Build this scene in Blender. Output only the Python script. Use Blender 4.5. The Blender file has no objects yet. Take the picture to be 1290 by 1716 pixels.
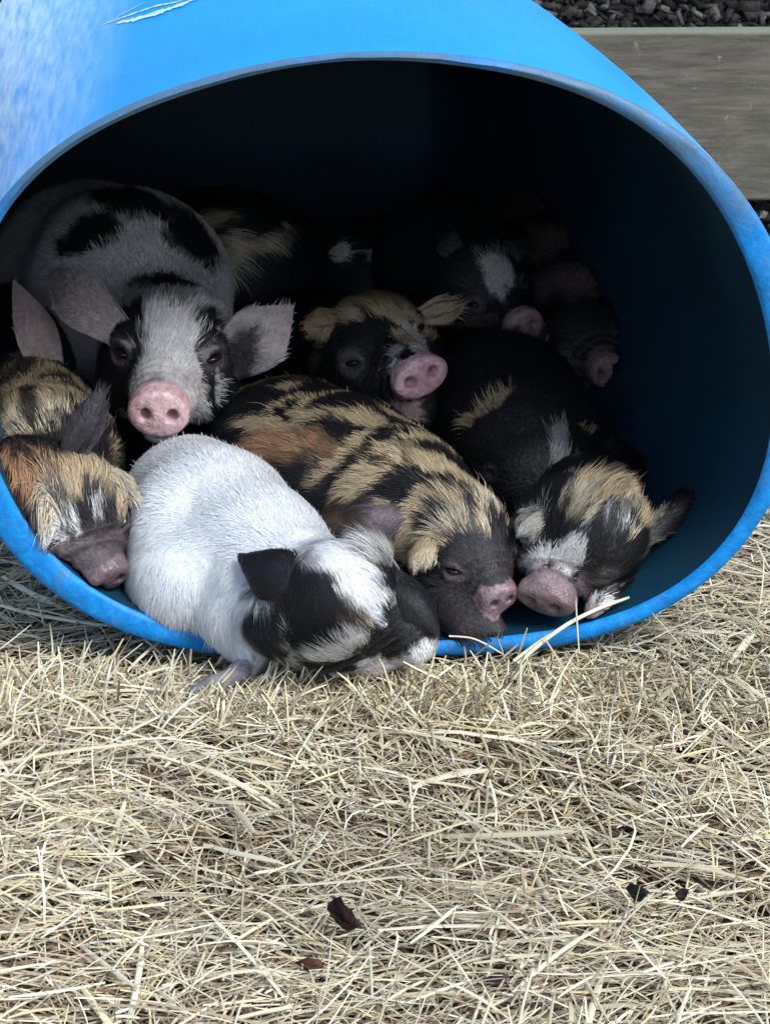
import bpy, math, random
import numpy as np
from mathutils import Vector

random.seed(7)
RNG = np.random.default_rng(11)
scene = bpy.context.scene
COL = scene.collection
R = math.radians

# ------------------------------------------------------------------ camera
W0, H0, F0 = 1290.0, 1716.0, 5280.0
PITCH = R(22.0)
CAM = np.array([0.0, -2.27, 1.05])
FWD = np.array([0, math.cos(PITCH), -math.sin(PITCH)])
UPV = np.array([0, math.sin(PITCH), math.cos(PITCH)])
RGT = np.array([1.0, 0, 0])
cam = bpy.data.cameras.new('camera')
cam.sensor_fit = 'VERTICAL'
cam.sensor_height = 24.0
cam.lens = F0 / H0 * 24.0
cam.clip_start, cam.clip_end = 0.05, 500
cam_o = bpy.data.objects.new('camera', cam)
COL.objects.link(cam_o)
cam_o.location = CAM
cam_o.rotation_euler = (math.pi / 2 - PITCH, 0, 0)
scene.camera = cam_o
cam.dof.use_dof = True
cam.dof.focus_distance = 2.36
cam.dof.aperture_fstop = 32.0

# ------------------------------------------------------------------ world, sun, exposure
SUN_EL, SUN_AZ = 50.0, 136.0           # azimuth: clockwise from +Y seen from above
world = bpy.data.worlds.new('World')
scene.world = world
world.use_nodes = True
wn = world.node_tree
sky = wn.nodes.new('ShaderNodeTexSky')
sky.sky_type = 'NISHITA'
sky.sun_disc = False
sky.sun_elevation = R(SUN_EL)
sky.sun_rotation = R(SUN_AZ)
sky.air_density = 1.0
sky.dust_density = 1.6
wn.links.new(sky.outputs[0], wn.nodes['Background'].inputs[0])
wn.nodes['Background'].inputs[1].default_value = 0.09
sun = bpy.data.lights.new('sun', 'SUN')
sun.energy = 1.5
sun.angle = R(24)
sun.color = (0.90, 0.96, 1.0)
sun_o = bpy.data.objects.new('sun', sun)
COL.objects.link(sun_o)
_sd = Vector((math.sin(R(SUN_AZ)) * math.cos(R(SUN_EL)), math.cos(R(SUN_AZ)) * math.cos(R(SUN_EL)), math.sin(R(SUN_EL))))
sun_o.rotation_euler = _sd.to_track_quat('Z', 'Y').to_euler()
sun_o.location = (0.5, -1, 3)
vs = scene.view_settings
vs.view_transform = 'Standard'
vs.look = 'None'
vs.gamma = 1.0
vs.exposure = 1.36
scene.render.engine = 'CYCLES'
scene.cycles.max_bounces = 6
scene.cycles.diffuse_bounces = 3

# ------------------------------------------------------------------ helpers
def ray(u, v):
    return RGT * ((u - W0 / 2) / F0) + UPV * ((H0 / 2 - v) / F0) + FWD

def P(u, v, y):
    d = ray(u, v)
    return CAM + d * ((y - CAM[1]) / d[1])

def PZ(u, v, z):
    d = ray(u, v)
    return CAM + d * ((z - CAM[2]) / d[2])

def mpp(p):
    return float((np.asarray(p) - CAM) @ FWD) / F0      # metres per photo pixel at p

def project(p):
    q = p - CAM
    w = q @ FWD
    return W0 / 2 + F0 * (q @ RGT) / w, H0 / 2 - F0 * (q @ UPV) / w, w

def nrm(v):
    v = np.asarray(v, float)
    return v / (np.linalg.norm(v, axis=-1, keepdims=True) + 1e-12)

_NK = RNG.normal(size=(14, 3)); _NP = RNG.uniform(0, 6.28, 14); _NF = np.linspace(0.6, 2.2, 14)
_NK = _NK / np.linalg.norm(_NK, axis=1)[:, None] * _NF[:, None]
def noise3(p, f, seed=0.0):
    q = p * f + seed * 3.7
    q = q + 0.7 * np.sin(q[:, [1, 2, 0]] * 1.3 + seed)
    return np.sin(q @ _NK.T + _NP).sum(1) / 5.0           # about -1..1

def tag(o, label=None, cat=None, group=None, kind=None):
    if label: o['label'] = label
    if cat: o['category'] = cat
    if group: o['group'] = group
    if kind: o['kind'] = kind
    return o

def empty(name, loc):
    o = bpy.data.objects.new(name, None)
    o.empty_display_size = 0.05
    COL.objects.link(o)
    o.location = loc
    return o

def mesh_obj(name, verts, faces, mat, parent=None, smooth=True, colors=None, origin=None, loops=None):
    """faces: list of arrays (n,k) of vertex ids"""
    verts = np.asarray(verts, np.float64)
    org = np.zeros(3) if origin is None else np.asarray(origin, float)
    me = bpy.data.meshes.new(name)
    if isinstance(faces, np.ndarray): faces = [faces]
    faces = [np.asarray(f, np.int32) for f in faces if len(f)]
    nl = sum(f.size for f in faces); nf = sum(len(f) for f in faces)
    me.vertices.add(len(verts)); me.loops.add(nl); me.polygons.add(nf)
    me.vertices.foreach_set('co', (verts - org).astype(np.float32).ravel())
    me.loops.foreach_set('vertex_index', np.concatenate([f.ravel() for f in faces]))
    tot = np.concatenate([np.full(len(f), f.shape[1], np.int32) for f in faces])
    st = np.concatenate([[0], np.cumsum(tot)[:-1]]).astype(np.int32)
    me.polygons.foreach_set('loop_start', st)
    me.polygons.foreach_set('loop_total', tot)
    me.update(calc_edges=True)
    me.validate()
    if smooth:
        me.polygons.foreach_set('use_smooth', np.ones(len(me.polygons), bool))
    if colors is not None:
        a = me.color_attributes.new('Col', 'FLOAT_COLOR', 'POINT')
        c = np.ones((len(verts), 4), np.float32); c[:, :np.shape(colors)[1]] = colors
        a.data.foreach_set('color', c.ravel())
    if mat is not None: me.materials.append(mat)
    o = bpy.data.objects.new(name, me)
    COL.objects.link(o)
    if parent is not None:
        o.parent = parent
        o.location = org - np.array(parent.matrix_basis.translation) if parent.parent is None else org
    else:
        o.location = org
    return o

def material(name, base=(0.5, 0.5, 0.5), rough=0.6, spec=0.5):
    m = bpy.data.materials.new(name)
    m.use_nodes = True
    b = m.node_tree.nodes['Principled BSDF']
    b.inputs['Base Color'].default_value = (*base, 1)
    b.inputs['Roughness'].default_value = rough
    b.inputs['Specular IOR Level'].default_value = spec
    return m, m.node_tree, b

def tex_noise(nt, scale, detail=4, rough=0.6, dist=0.0, coord='Object', stretch=None):
    tc = nt.nodes.new('ShaderNodeTexCoord')
    n = nt.nodes.new('ShaderNodeTexNoise')
    n.inputs['Scale'].default_value = scale
    n.inputs['Detail'].default_value = detail
    n.inputs['Roughness'].default_value = rough
    n.inputs['Distortion'].default_value = dist
    if stretch:
        mp = nt.nodes.new('ShaderNodeMapping')
        mp.inputs['Scale'].default_value = stretch
        nt.links.new(tc.outputs[coord], mp.inputs[0]); nt.links.new(mp.outputs[0], n.inputs[0])
    else:
        nt.links.new(tc.outputs[coord], n.inputs[0])
    return n

def ramp(nt, src, stops):
    r = nt.nodes.new('ShaderNodeValToRGB')
    cr = r.color_ramp
    while len(cr.elements) < len(stops): cr.elements.new(0.5)
    for e, (p, c) in zip(cr.elements, stops):
        e.position = p
        e.color = (*c, 1) if len(c) == 3 else c
    nt.links.new(src, r.inputs[0])
    return r

def mixc(nt, fac, a, b, mode='MIX'):
    m = nt.nodes.new('ShaderNodeMix')
    m.data_type = 'RGBA'; m.blend_type = mode
    for sock, val in ((m.inputs[0], fac), (m.inputs[6], a), (m.inputs[7], b)):
        if hasattr(val, 'links'): nt.links.new(val, sock)
        elif isinstance(val, (tuple, list)): sock.default_value = (*val, 1)
        else: sock.default_value = val
    return m.outputs[2]

def bump(nt, bsdf, src, strength, dist):
    b = nt.nodes.new('ShaderNodeBump')
    b.inputs['Strength'].default_value = strength
    b.inputs['Distance'].default_value = dist
    nt.links.new(src, b.inputs['Height'])
    nt.links.new(b.outputs[0], bsdf.inputs['Normal'])

# ------------------------------------------------------------------ materials
def mat_plastic():
    m, nt, b = material('blue_plastic', (0.0, 0.16, 0.60), 0.42, 0.08)
    n1 = tex_noise(nt, 5.0, 6, 0.62)
    n2 = tex_noise(nt, 30.0, 6, 0.75, 0.3, stretch=(4.0, 0.6, 3.0))
    n3 = tex_noise(nt, 160.0, 3, 0.6, 0.0, stretch=(1.0, 0.12, 1.0))
    base = ramp(nt, n1.outputs[0], [(0.3, (0.0, 0.25, 0.72)), (0.7, (0.0, 0.315, 0.88))]).outputs[0]
    # chalky scuffs plus painted sky sheen at left, painted glare at right (object space)
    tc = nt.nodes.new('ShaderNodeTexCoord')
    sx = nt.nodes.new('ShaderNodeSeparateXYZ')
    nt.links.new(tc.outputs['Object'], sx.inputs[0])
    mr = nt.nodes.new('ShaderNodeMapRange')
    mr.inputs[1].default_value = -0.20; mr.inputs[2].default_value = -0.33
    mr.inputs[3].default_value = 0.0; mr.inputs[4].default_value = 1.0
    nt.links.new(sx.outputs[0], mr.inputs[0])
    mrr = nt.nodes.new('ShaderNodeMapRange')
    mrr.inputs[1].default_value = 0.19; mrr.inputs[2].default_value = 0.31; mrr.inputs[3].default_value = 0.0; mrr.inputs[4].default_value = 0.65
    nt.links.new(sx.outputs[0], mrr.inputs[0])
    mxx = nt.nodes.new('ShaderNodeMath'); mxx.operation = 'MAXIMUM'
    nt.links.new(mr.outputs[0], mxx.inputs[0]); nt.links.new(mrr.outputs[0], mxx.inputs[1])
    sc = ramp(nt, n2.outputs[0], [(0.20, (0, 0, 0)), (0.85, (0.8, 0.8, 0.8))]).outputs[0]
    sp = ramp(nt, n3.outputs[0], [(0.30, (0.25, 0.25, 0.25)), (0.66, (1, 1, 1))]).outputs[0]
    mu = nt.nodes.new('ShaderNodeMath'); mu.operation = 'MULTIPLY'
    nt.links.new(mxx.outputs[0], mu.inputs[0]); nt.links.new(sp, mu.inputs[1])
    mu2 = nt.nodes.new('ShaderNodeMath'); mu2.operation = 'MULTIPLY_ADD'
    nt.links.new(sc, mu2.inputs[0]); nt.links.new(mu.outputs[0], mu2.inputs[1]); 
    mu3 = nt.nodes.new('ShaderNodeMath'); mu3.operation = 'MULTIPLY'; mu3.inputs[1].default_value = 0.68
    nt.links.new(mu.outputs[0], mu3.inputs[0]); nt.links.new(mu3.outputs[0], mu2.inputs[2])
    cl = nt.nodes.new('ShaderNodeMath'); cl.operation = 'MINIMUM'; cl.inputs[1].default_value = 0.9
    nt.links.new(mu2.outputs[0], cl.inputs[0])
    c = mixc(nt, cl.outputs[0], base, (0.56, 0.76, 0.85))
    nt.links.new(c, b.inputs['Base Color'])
    rr = nt.nodes.new('ShaderNodeMapRange'); rr.inputs[3].default_value = 0.28; rr.inputs[4].default_value = 0.5
    nt.links.new(n2.outputs[0], rr.inputs[0]); nt.links.new(rr.outputs[0], b.inputs['Roughness'])
    bump(nt, b, n2.outputs[0], 0.12, 0.004)
    return m

def mat_inner():  # the shell's blue plastic, its colour darkened to carry the shade inside
    m, nt, b = material('shaded_plastic', (0.0, 0.1, 0.3), 0.5, 0.35)
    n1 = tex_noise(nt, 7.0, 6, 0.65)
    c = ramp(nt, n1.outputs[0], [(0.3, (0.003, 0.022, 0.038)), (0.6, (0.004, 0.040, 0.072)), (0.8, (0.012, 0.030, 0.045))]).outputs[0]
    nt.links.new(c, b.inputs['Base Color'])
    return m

def mat_rim():
    m, nt, b = material('sawn_plastic', (0.0, 0.17, 0.55), 0.5, 0.4)
    n1 = tex_noise(nt, 9.0, 5, 0.65)
    n2 = tex_noise(nt, 120.0, 4, 0.7, 0.5)
    base = ramp(nt, n2.outputs[0], [(0.32, (0.0, 0.15, 0.46)), (0.60, (0.0, 0.24, 0.64)), (0.82, (0.05, 0.36, 0.70))]).outputs[0]
    tc = nt.nodes.new('ShaderNodeTexCoord')
    sx = nt.nodes.new('ShaderNodeSeparateXYZ')
    nt.links.new(tc.outputs['Object'], sx.inputs[0])
    mr = nt.nodes.new('ShaderNodeMapRange')       # grime has settled on the upper half of the sawn edge
    mr.inputs[1].default_value = 0.27; mr.inputs[2].default_value = 0.42
    mr.inputs[3].default_value = -0.22; mr.inputs[4].default_value = 0.24
    nt.links.new(sx.outputs[2], mr.inputs[0])
    ad = nt.nodes.new('ShaderNodeMath'); ad.operation = 'ADD'
    nt.links.new(n1.outputs[0], ad.inputs[0]); nt.links.new(mr.outputs[0], ad.inputs[1])
    g = ramp(nt, ad.outputs[0], [(0.50, (0, 0, 0)), (0.74, (0.8, 0.8, 0.8))]).outputs[0]
    n3 = tex_noise(nt, 34.0, 6, 0.75)
    base = mixc(nt, ramp(nt, n3.outputs[0], [(0.53, (0, 0, 0)), (0.68, (0.6, 0.6, 0.6))]).outputs[0], base, (0.10, 0.14, 0.15))
    c = mixc(nt, g, base, (0.085, 0.135, 0.16))
    nt.links.new(c, b.inputs['Base Color'])
    bump(nt, b, n2.outputs[0], 0.3, 0.003)
    return m

def mat_attr(name, rough, spec, fine=0.0, sub=0.0, bumpy=0.0, wet=False):
    m, nt, b = material(name, (0.5, 0.5, 0.5), rough, spec)
    a = nt.nodes.new('ShaderNodeAttribute'); a.attribute_name = 'Col'
    out = a.outputs['Color']
    if fine:
        n = tex_noise(nt, 220.0, 3, 0.6)
        g = ramp(nt, n.outputs[0], [(0.25, (1 - fine,) * 3), (0.75, (1 + fine * 0.4,) * 3)]).outputs[0]
        out = mixc(nt, 1.0, out, g, 'MULTIPLY')
        if bumpy: bump(nt, b, n.outputs[0], bumpy, 0.002)
    nt.links.new(out, b.inputs['Base Color'])
    if wet:
        mr = nt.nodes.new('ShaderNodeMapRange'); mr.inputs[3].default_value = 0.30; mr.inputs[4].default_value = rough
        nt.links.new(a.outputs['Alpha'], mr.inputs[0]); nt.links.new(mr.outputs[0], b.inputs['Roughness'])
    if sub:
        b.inputs['Subsurface Weight'].default_value = sub
        b.inputs['Subsurface Radius'].default_value = (0.004, 0.0015, 0.001)
        b.inputs['Subsurface Scale'].default_value = 1.0
    return m

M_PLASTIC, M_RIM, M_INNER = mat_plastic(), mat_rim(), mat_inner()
M_SKIN = mat_attr('pig_hide', 0.6, 0.4, 0.4, 0.0, 0.9, True)
M_HAIR = mat_attr('pig_hair', 0.5, 0.3)
M_EYE, _, _ = material('pig_eye', (0.012, 0.008, 0.006), 0.18, 0.5)
M_STRAW = mat_attr('straw', 0.62, 0.25)

def mat_ground():
    m, nt, b = material('soil', (0.1, 0.08, 0.06), 0.95, 0.1)
    n = tex_noise(nt, 30.0, 8, 0.7)
    c = ramp(nt, n.outputs[0], [(0.3, (0.035, 0.026, 0.019)), (0.7, (0.13, 0.10, 0.07))]).outputs[0]
    nt.links.new(c, b.inputs['Base Color'])
    bump(nt, b, n.outputs[0], 0.8, 0.02)
    return m
M_SOIL = mat_ground()

def mat_wood(algae=True):
    m, nt, b = material('weathered_wood', (0.2, 0.18, 0.16), 0.85, 0.2)
    g = tex_noise(nt, 11.0, 9, 0.72, 1.6, stretch=(1.0, 4.0, 4.0))
    s = tex_noise(nt, 55.0, 5, 0.75)
    big = tex_noise(nt, 3.5, 4, 0.6)
    c = ramp(nt, g.outputs[0], [(0.28, (0.085, 0.075, 0.060)), (0.5, (0.150, 0.132, 0.108)), (0.75, (0.20, 0.18, 0.15))]).outputs[0]
    gm = ramp(nt, big.outputs[0], [(0.38, (0, 0, 0)), (0.68, (0.7, 0.7, 0.7))]).outputs[0]
    c = mixc(nt, gm, c, (0.145, 0.165, 0.12))
    fg = tex_noise(nt, 40.0, 6, 0.7, 0.3, stretch=(0.25, 2.0, 3.0))
    c = mixc(nt, 1.0, c, ramp(nt, fg.outputs[0], [(0.3, (0.55, 0.53, 0.51)), (0.7, (1.25, 1.2, 1.15))]).outputs[0], 'MULTIPLY')
    sp = ramp(nt, s.outputs[0], [(0.64, (0, 0, 0)), (0.72, (0.8, 0.8, 0.8))]).outputs[0]
    c = mixc(nt, sp, c, (0.30, 0.29, 0.26))
    tc = nt.nodes.new('ShaderNodeTexCoord'); sx = nt.nodes.new('ShaderNodeSeparateXYZ'); nt.links.new(tc.outputs['Object'], sx.inputs[0])
    mr = nt.nodes.new('ShaderNodeMapRange'); mr.inputs[1].default_value = 0.0935; mr.inputs[2].default_value = 0.0985
    nt.links.new(sx.outputs[2], mr.inputs[0])
    if algae: c = mixc(nt, mr.outputs[0], c, (0.19, 0.20, 0.14))
    nt.links.new(c, b.inputs['Base Color'])
    bump(nt, b, g.outputs[0], 0.35, 0.004)
    return m
M_WOOD, M_POST = mat_wood(), mat_wood(False)

# ------------------------------------------------------------------ barrel
BZ = 0.255                    # centre height of the mouth
OUT_PX = [(0,337),(100,243),(200,187),(300,145),(400,117),(500,98),(640,88),(800,96),(940,127),(1050,168),(1127,209),(1181,256),
          (1240,325),(1290,398),(1332,500),(1347,620),(1332,745),(1290,850),(1202,963),(1130,1015),(1051,1055),(939,1083),(800,1099),
          (600,1108),(408,1098),(254,1081),(198,1063),(149,1032),(70,972),(0,905),(-58,800),(-86,640),(-66,480)]
INN_PX = [(0,372),(97,267),(194,209),(300,165),(400,134),(500,113),(640,104),(800,116),(940,150),(1048,196),(1103,236),(1157,290),
          (1211,363),(1250,432),(1280,520),(1292,620),(1290,715),(1269,833),(1190,936),(1112,993),(1015,1039),(945,1057),(800,1072),
          (600,1080),(350,1060),(254,1038),(186,1007),(133,973),(78,914),(46,880),(0,798),(-32,700),(-46,600),(-34,470)]
NT = 160
TH = np.linspace(0, 2 * np.pi, NT, endpoint=False)
def fit_polar(px, harm=7):
    q = np.array([P(u, v, 0.0) for u, v in px])
    x, z = q[:, 0], q[:, 2] - BZ
    th, r = np.arctan2(z, x), np.hypot(x, z)
    cols = [np.ones_like(th)]
    for k in range(1, harm + 1):
        cols += [np.cos(k * th), np.sin(k * th)]
    A = np.stack(cols, 1)
    reg = np.diag([0] + [1e-4 * (k // 2 + 1) ** 3 for k in range(2 * harm)])
    return np.linalg.solve(A.T @ A + reg, A.T @ r)
def polar(co, th):
    r = np.full_like(th, co[0])
    for k in range(1, (len(co) - 1) // 2 + 1):
        r = r + co[2 * k - 1] * np.cos(k * th) + co[2 * k] * np.sin(k * th)
    return r
CO, CI = fit_polar(OUT_PX), fit_polar(INN_PX)
BLEN = 0.98
def b_center(s):              # the barrel runs back and to the left
    return -0.13 * s - 0.10 * s * s
def b_scale(s):
    return 1.0 - 0.02 * s - 0.05 * s * s
def section(co, s, extra=0.0):
    r = polar(co, TH) * b_scale(s) + extra
    zb = BZ * b_scale(s)      # stays on the ground as it narrows
    return np.stack([b_center(s) + r * np.cos(TH), np.full(NT, s), np.maximum(zb + r * np.sin(TH), 0.001)], 1)

def in_barrel(p):
    """signed distance-like value to the inner wall (negative inside), for y > 0"""
    s = np.clip(p[:, 1], 0, BLEN)
    x = p[:, 0] - b_center(s); z = p[:, 2] - BZ * b_scale(s)
    th = np.arctan2(z, x)
    return np.maximum((np.hypot(x, z) - polar(CI, th) * b_scale(s)) * 0.8, p[:, 1] - (BLEN - 0.05))

def loft(rings, close_end=False):
    v = np.concatenate(rings)
    n = len(rings)
    i = np.arange(NT); j = (i + 1) % NT
    f = np.concatenate([np.stack([k * NT + i, k * NT + j, (k + 1) * NT + j, (k + 1) * NT + i], 1) for k in range(n - 1)])
    return v, f

def build_barrel():
    root = empty('barrel', (0, 0, 0))
    tag(root, 'open-ended blue plastic barrel lying on its side with piglets inside', 'barrel')
    ss = np.linspace(0.004, BLEN - 0.08, 26)
    rings = [section(CO, s) for s in ss]
    for a in np.linspace(0.25, 1.5, 8):                      # rounded closed end
        rings.append(section(CO, BLEN - 0.08 + 0.08 * math.sin(a), -0.10 * (1 - math.cos(a))))
    rings.append(np.repeat(np.array([[b_center(BLEN), BLEN, BZ * 0.95]]), NT, 0) + (section(CO, BLEN) - section(CO, BLEN).mean(0)) * 0.02)
    v1, f1 = loft(rings)
    si = np.linspace(0.004, BLEN - 0.05, 26)
    r2 = [section(CI, s) for s in si]
    r2.append((section(CI, BLEN - 0.04) - [b_center(BLEN), BLEN - 0.04, BZ]) * [0.9, 1, 0.9] + [b_center(BLEN), BLEN - 0.04, BZ])
    r2.append((r2[-1] - r2[-1].mean(0)) * 0.02 + r2[-1].mean(0))
    v2, f2 = loft(r2)
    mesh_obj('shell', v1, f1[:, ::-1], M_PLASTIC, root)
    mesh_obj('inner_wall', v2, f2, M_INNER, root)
    # sawn rim with rounded arrises
    o, i = section(CO, 0.0), section(CI, 0.0)
    d = nrm(o - i)
    wob = (0.0009 * np.sin(TH * 23) + 0.0007 * np.sin(TH * 41 + 1))[:, None] * np.array([[0, 1, 0]])
    o4, i4 = section(CO, 0.004), section(CI, 0.004)
    rr = [o4, o - d * 0.0012 + [0, 0.0013, 0], o - d * 0.004 + wob, (o + i) / 2 + [0, -0.0008, 0] + wob, i + d * 0.004 + wob, i + d * 0.0012 + [0, 0.0013, 0], i4]
    v, f = loft(rr)
    mesh_obj('rim', v, f, M_RIM, root)
    # white gouges in the top surface
    mk, nt, b = material('scraped_plastic', (0.50, 0.70, 0.80), 0.6, 0.3)
    def surf(u, v):
        lo, hi = 0.0, 0.6                                      # march along the pixel ray to the outer surface
        dd = ray(u, v); prev = None
        for t in np.linspace(2.2, 3.4, 2400):
            q = CAM + dd * t
            s = q[1]
            if s < 0: continue
            x = q[0] - b_center(s); z = q[2] - BZ * b_scale(s)
            if math.hypot(x, z) < polar(CO, np.array([math.atan2(z, x)]))[0] * b_scale(s):
                n = nrm([x * 0.6, 0, z]); return q + n * 0.0007, n
        return None
    for pts, wpx in (([(168, 44), (196, 34), (230, 22), (262, 11), (300, 4), (322, -8)], 14.0), ([(198, 39), (225, 34), (250, 27), (275, 19), (298, 11), (318, 3), (345, -8)], 40.0), ([(185, 36), (215, 20), (245, 4)], 8.0)):
        L, Rr = [], []
        hits = [surf(*q) for q in pts]
        if any(h is None for h in hits): continue
        c = np.array([h[0] for h in hits]); nn = np.array([h[1] for h in hits])
        t = nrm(np.gradient(c, axis=0)); sd = nrm(np.cross(nn, t))
        tq = np.linspace(0, len(c) - 1, 40)
        c = np.stack([np.interp(tq, np.arange(len(c)), c[:, k_]) for k_ in range(3)], 1); nn = nrm(np.stack([np.interp(tq, np.arange(len(nn)), nn[:, k_]) for k_ in range(3)], 1))
        sd = np.stack([np.interp(tq, np.arange(len(sd)), sd[:, k_]) for k_ in range(3)], 1)
        w = np.random.default_rng(len(pts)).uniform(0.35, 1.0, (40, 1)) * np.sin(np.linspace(0.04, 0.96, len(c)) * np.pi)[:, None] ** 0.7 * wpx * 0.5 * mpp(c[0])
        vv = np.concatenate([c + sd * w, c + nn * 0.0001, c - sd * w]); k = len(c); q = np.arange(k - 1)
        mesh_obj('scratch', vv, np.concatenate([np.stack([q, q + 1, q + 1 + k, q + k], 1), np.stack([q + k, q + 1 + k, q + 1 + 2 * k, q + 2 * k], 1)]), mk, root)
    return root
build_barrel()

# ------------------------------------------------------------------ ground and fence
def ground_z(x, y):
    p = np.stack([x, y, np.zeros_like(x)], 1)
    g = 0.010 * noise3(p, 7.0, 1.0) + 0.006 * noise3(p, 19.0, 2.0)
    near = np.exp(-((np.abs(x) / 0.36) ** 6)) * (y > -0.10)      # flat where the barrel stands
    return np.where(near > 0.5, np.minimum(g, -0.004), g) - 0.006

def build_ground():
    a = np.concatenate([-np.geomspace(60, 1.3, 14), np.linspace(-1.2, 1.2, 90), np.geomspace(1.3, 60, 14)])
    X, Y = np.meshgrid(a, a + 0.2, indexing='ij')
    x, y = X.ravel(), Y.ravel()
    z = ground_z(x, y) * np.exp(-(np.hypot(x, y) / 3) ** 2) - 0.008
    n = len(a); i, j = np.meshgrid(np.arange(n - 1), np.arange(n - 1), indexing='ij'); i = i.ravel(); j = j.ravel()
    f = np.stack([i * n + j, (i + 1) * n + j, (i + 1) * n + j + 1, i * n + j + 1], 1)
    o = mesh_obj('ground', np.stack([x, y, z], 1), f, M_SOIL)
    tag(o, kind='structure')
build_ground()

def box(c, s, bev=0.0):
    """bevelled box verts/faces via bmesh"""
    import bmesh
    bm = bmesh.new()
    bmesh.ops.create_cube(bm, size=1)
    for v in bm.verts: v.co = Vector((v.co.x * s[0] + c[0], v.co.y * s[1] + c[1], v.co.z * s[2] + c[2]))
    if bev: bmesh.ops.bevel(bm, geom=bm.edges[:], offset=bev, segments=2, affect='EDGES', profile=0.5)
    me = bpy.data.meshes.new('tmp'); bm.to_mesh(me); bm.free()
    return me

FY = 1.20
def build_fence():
    root = empty('fence', (0.9, FY, 0))
    tag(root, 'low fence of one wide weathered grey timber board behind the barrel', 'fence')
    me = box((0, 0, 0), (4.6, 0.026, 0.196), 0.003); me.materials.append(M_WOOD); me.name = 'board'
    o = bpy.data.objects.new('board', me); COL.objects.link(o); o.parent = root
    o.location = (-0.3, 0, 0.134); o.rotation_euler = (0, R(-0.35), 0)
    for x in (-2.2, -0.85, 1.7):
        me = box((0, 0, 0), (0.09, 0.09, 0.5), 0.005); me.materials.append(M_POST); me.name = 'post'
        p = bpy.data.objects.new('post', me); COL.objects.link(p); p.parent = root; p.location = (x, 0.058, 0.2)
build_fence()

# ------------------------------------------------------------------ signed-distance pigs
def sd_cone(p, a, b, r1, r2):
    ba = b - a
    l2 = ba @ ba
    if l2 < 1e-9: return np.linalg.norm(p - a, axis=1) - max(r1, r2)
    rr = r1 - r2
    a2 = l2 - rr * rr
    if a2 <= 0:
        return np.minimum(np.linalg.norm(p - a, axis=1) - r1, np.linalg.norm(p - b, axis=1) - r2)
    il2 = 1.0 / l2
    pa = p - a
    y = pa @ ba
    z = y - l2
    t = pa * l2 - y[:, None] * ba
    x2 = (t * t).sum(1)
    y2 = y * y * l2; z2 = z * z * l2
    k = np.sign(rr) * rr * rr * x2
    d = (np.sqrt(x2 * a2 * il2) + y * rr) * il2 - r1
    m1 = np.sign(z) * a2 * z2 > k
    d = np.where(m1, np.sqrt(x2 + z2) * il2 - r2, d)
    m2 = (~m1) & (np.sign(y) * a2 * y2 < k)
    return np.where(m2, np.sqrt(x2 + y2) * il2 - r1, d)

def sd_ell(p, c, M, r):
    q = (p - c) @ M
    k0 = np.linalg.norm(q / r, axis=1); k1 = np.linalg.norm(q / (r * r), axis=1) + 1e-9
    return k0 * (k0 - 1) / k1

def sd_disc(p, c, M, rx, rz, h, rnd):
    q = (p - c) @ M
    rad = np.hypot(q[:, 0] / rx, q[:, 2] / rz)
    dx = (rad - 1) * min(rx, rz) + rnd
    dy = np.abs(q[:, 1]) - h + rnd
    return np.minimum(np.maximum(dx, dy), 0) + np.hypot(np.maximum(dx, 0), np.maximum(dy, 0)) - rnd

def sd_torus(p, c, M, R0, r):
    q = (p - c) @ M
    return np.hypot(np.hypot(q[:, 0], q[:, 2]) - R0, q[:, 1]) - r

def smin(a, b, k):
    h = np.maximum(k - np.abs(a - b), 0) / k
    return np.minimum(a, b) - h * h * k * 0.25
def smax(a, b, k): return -smin(-a, -b, k)

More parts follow.
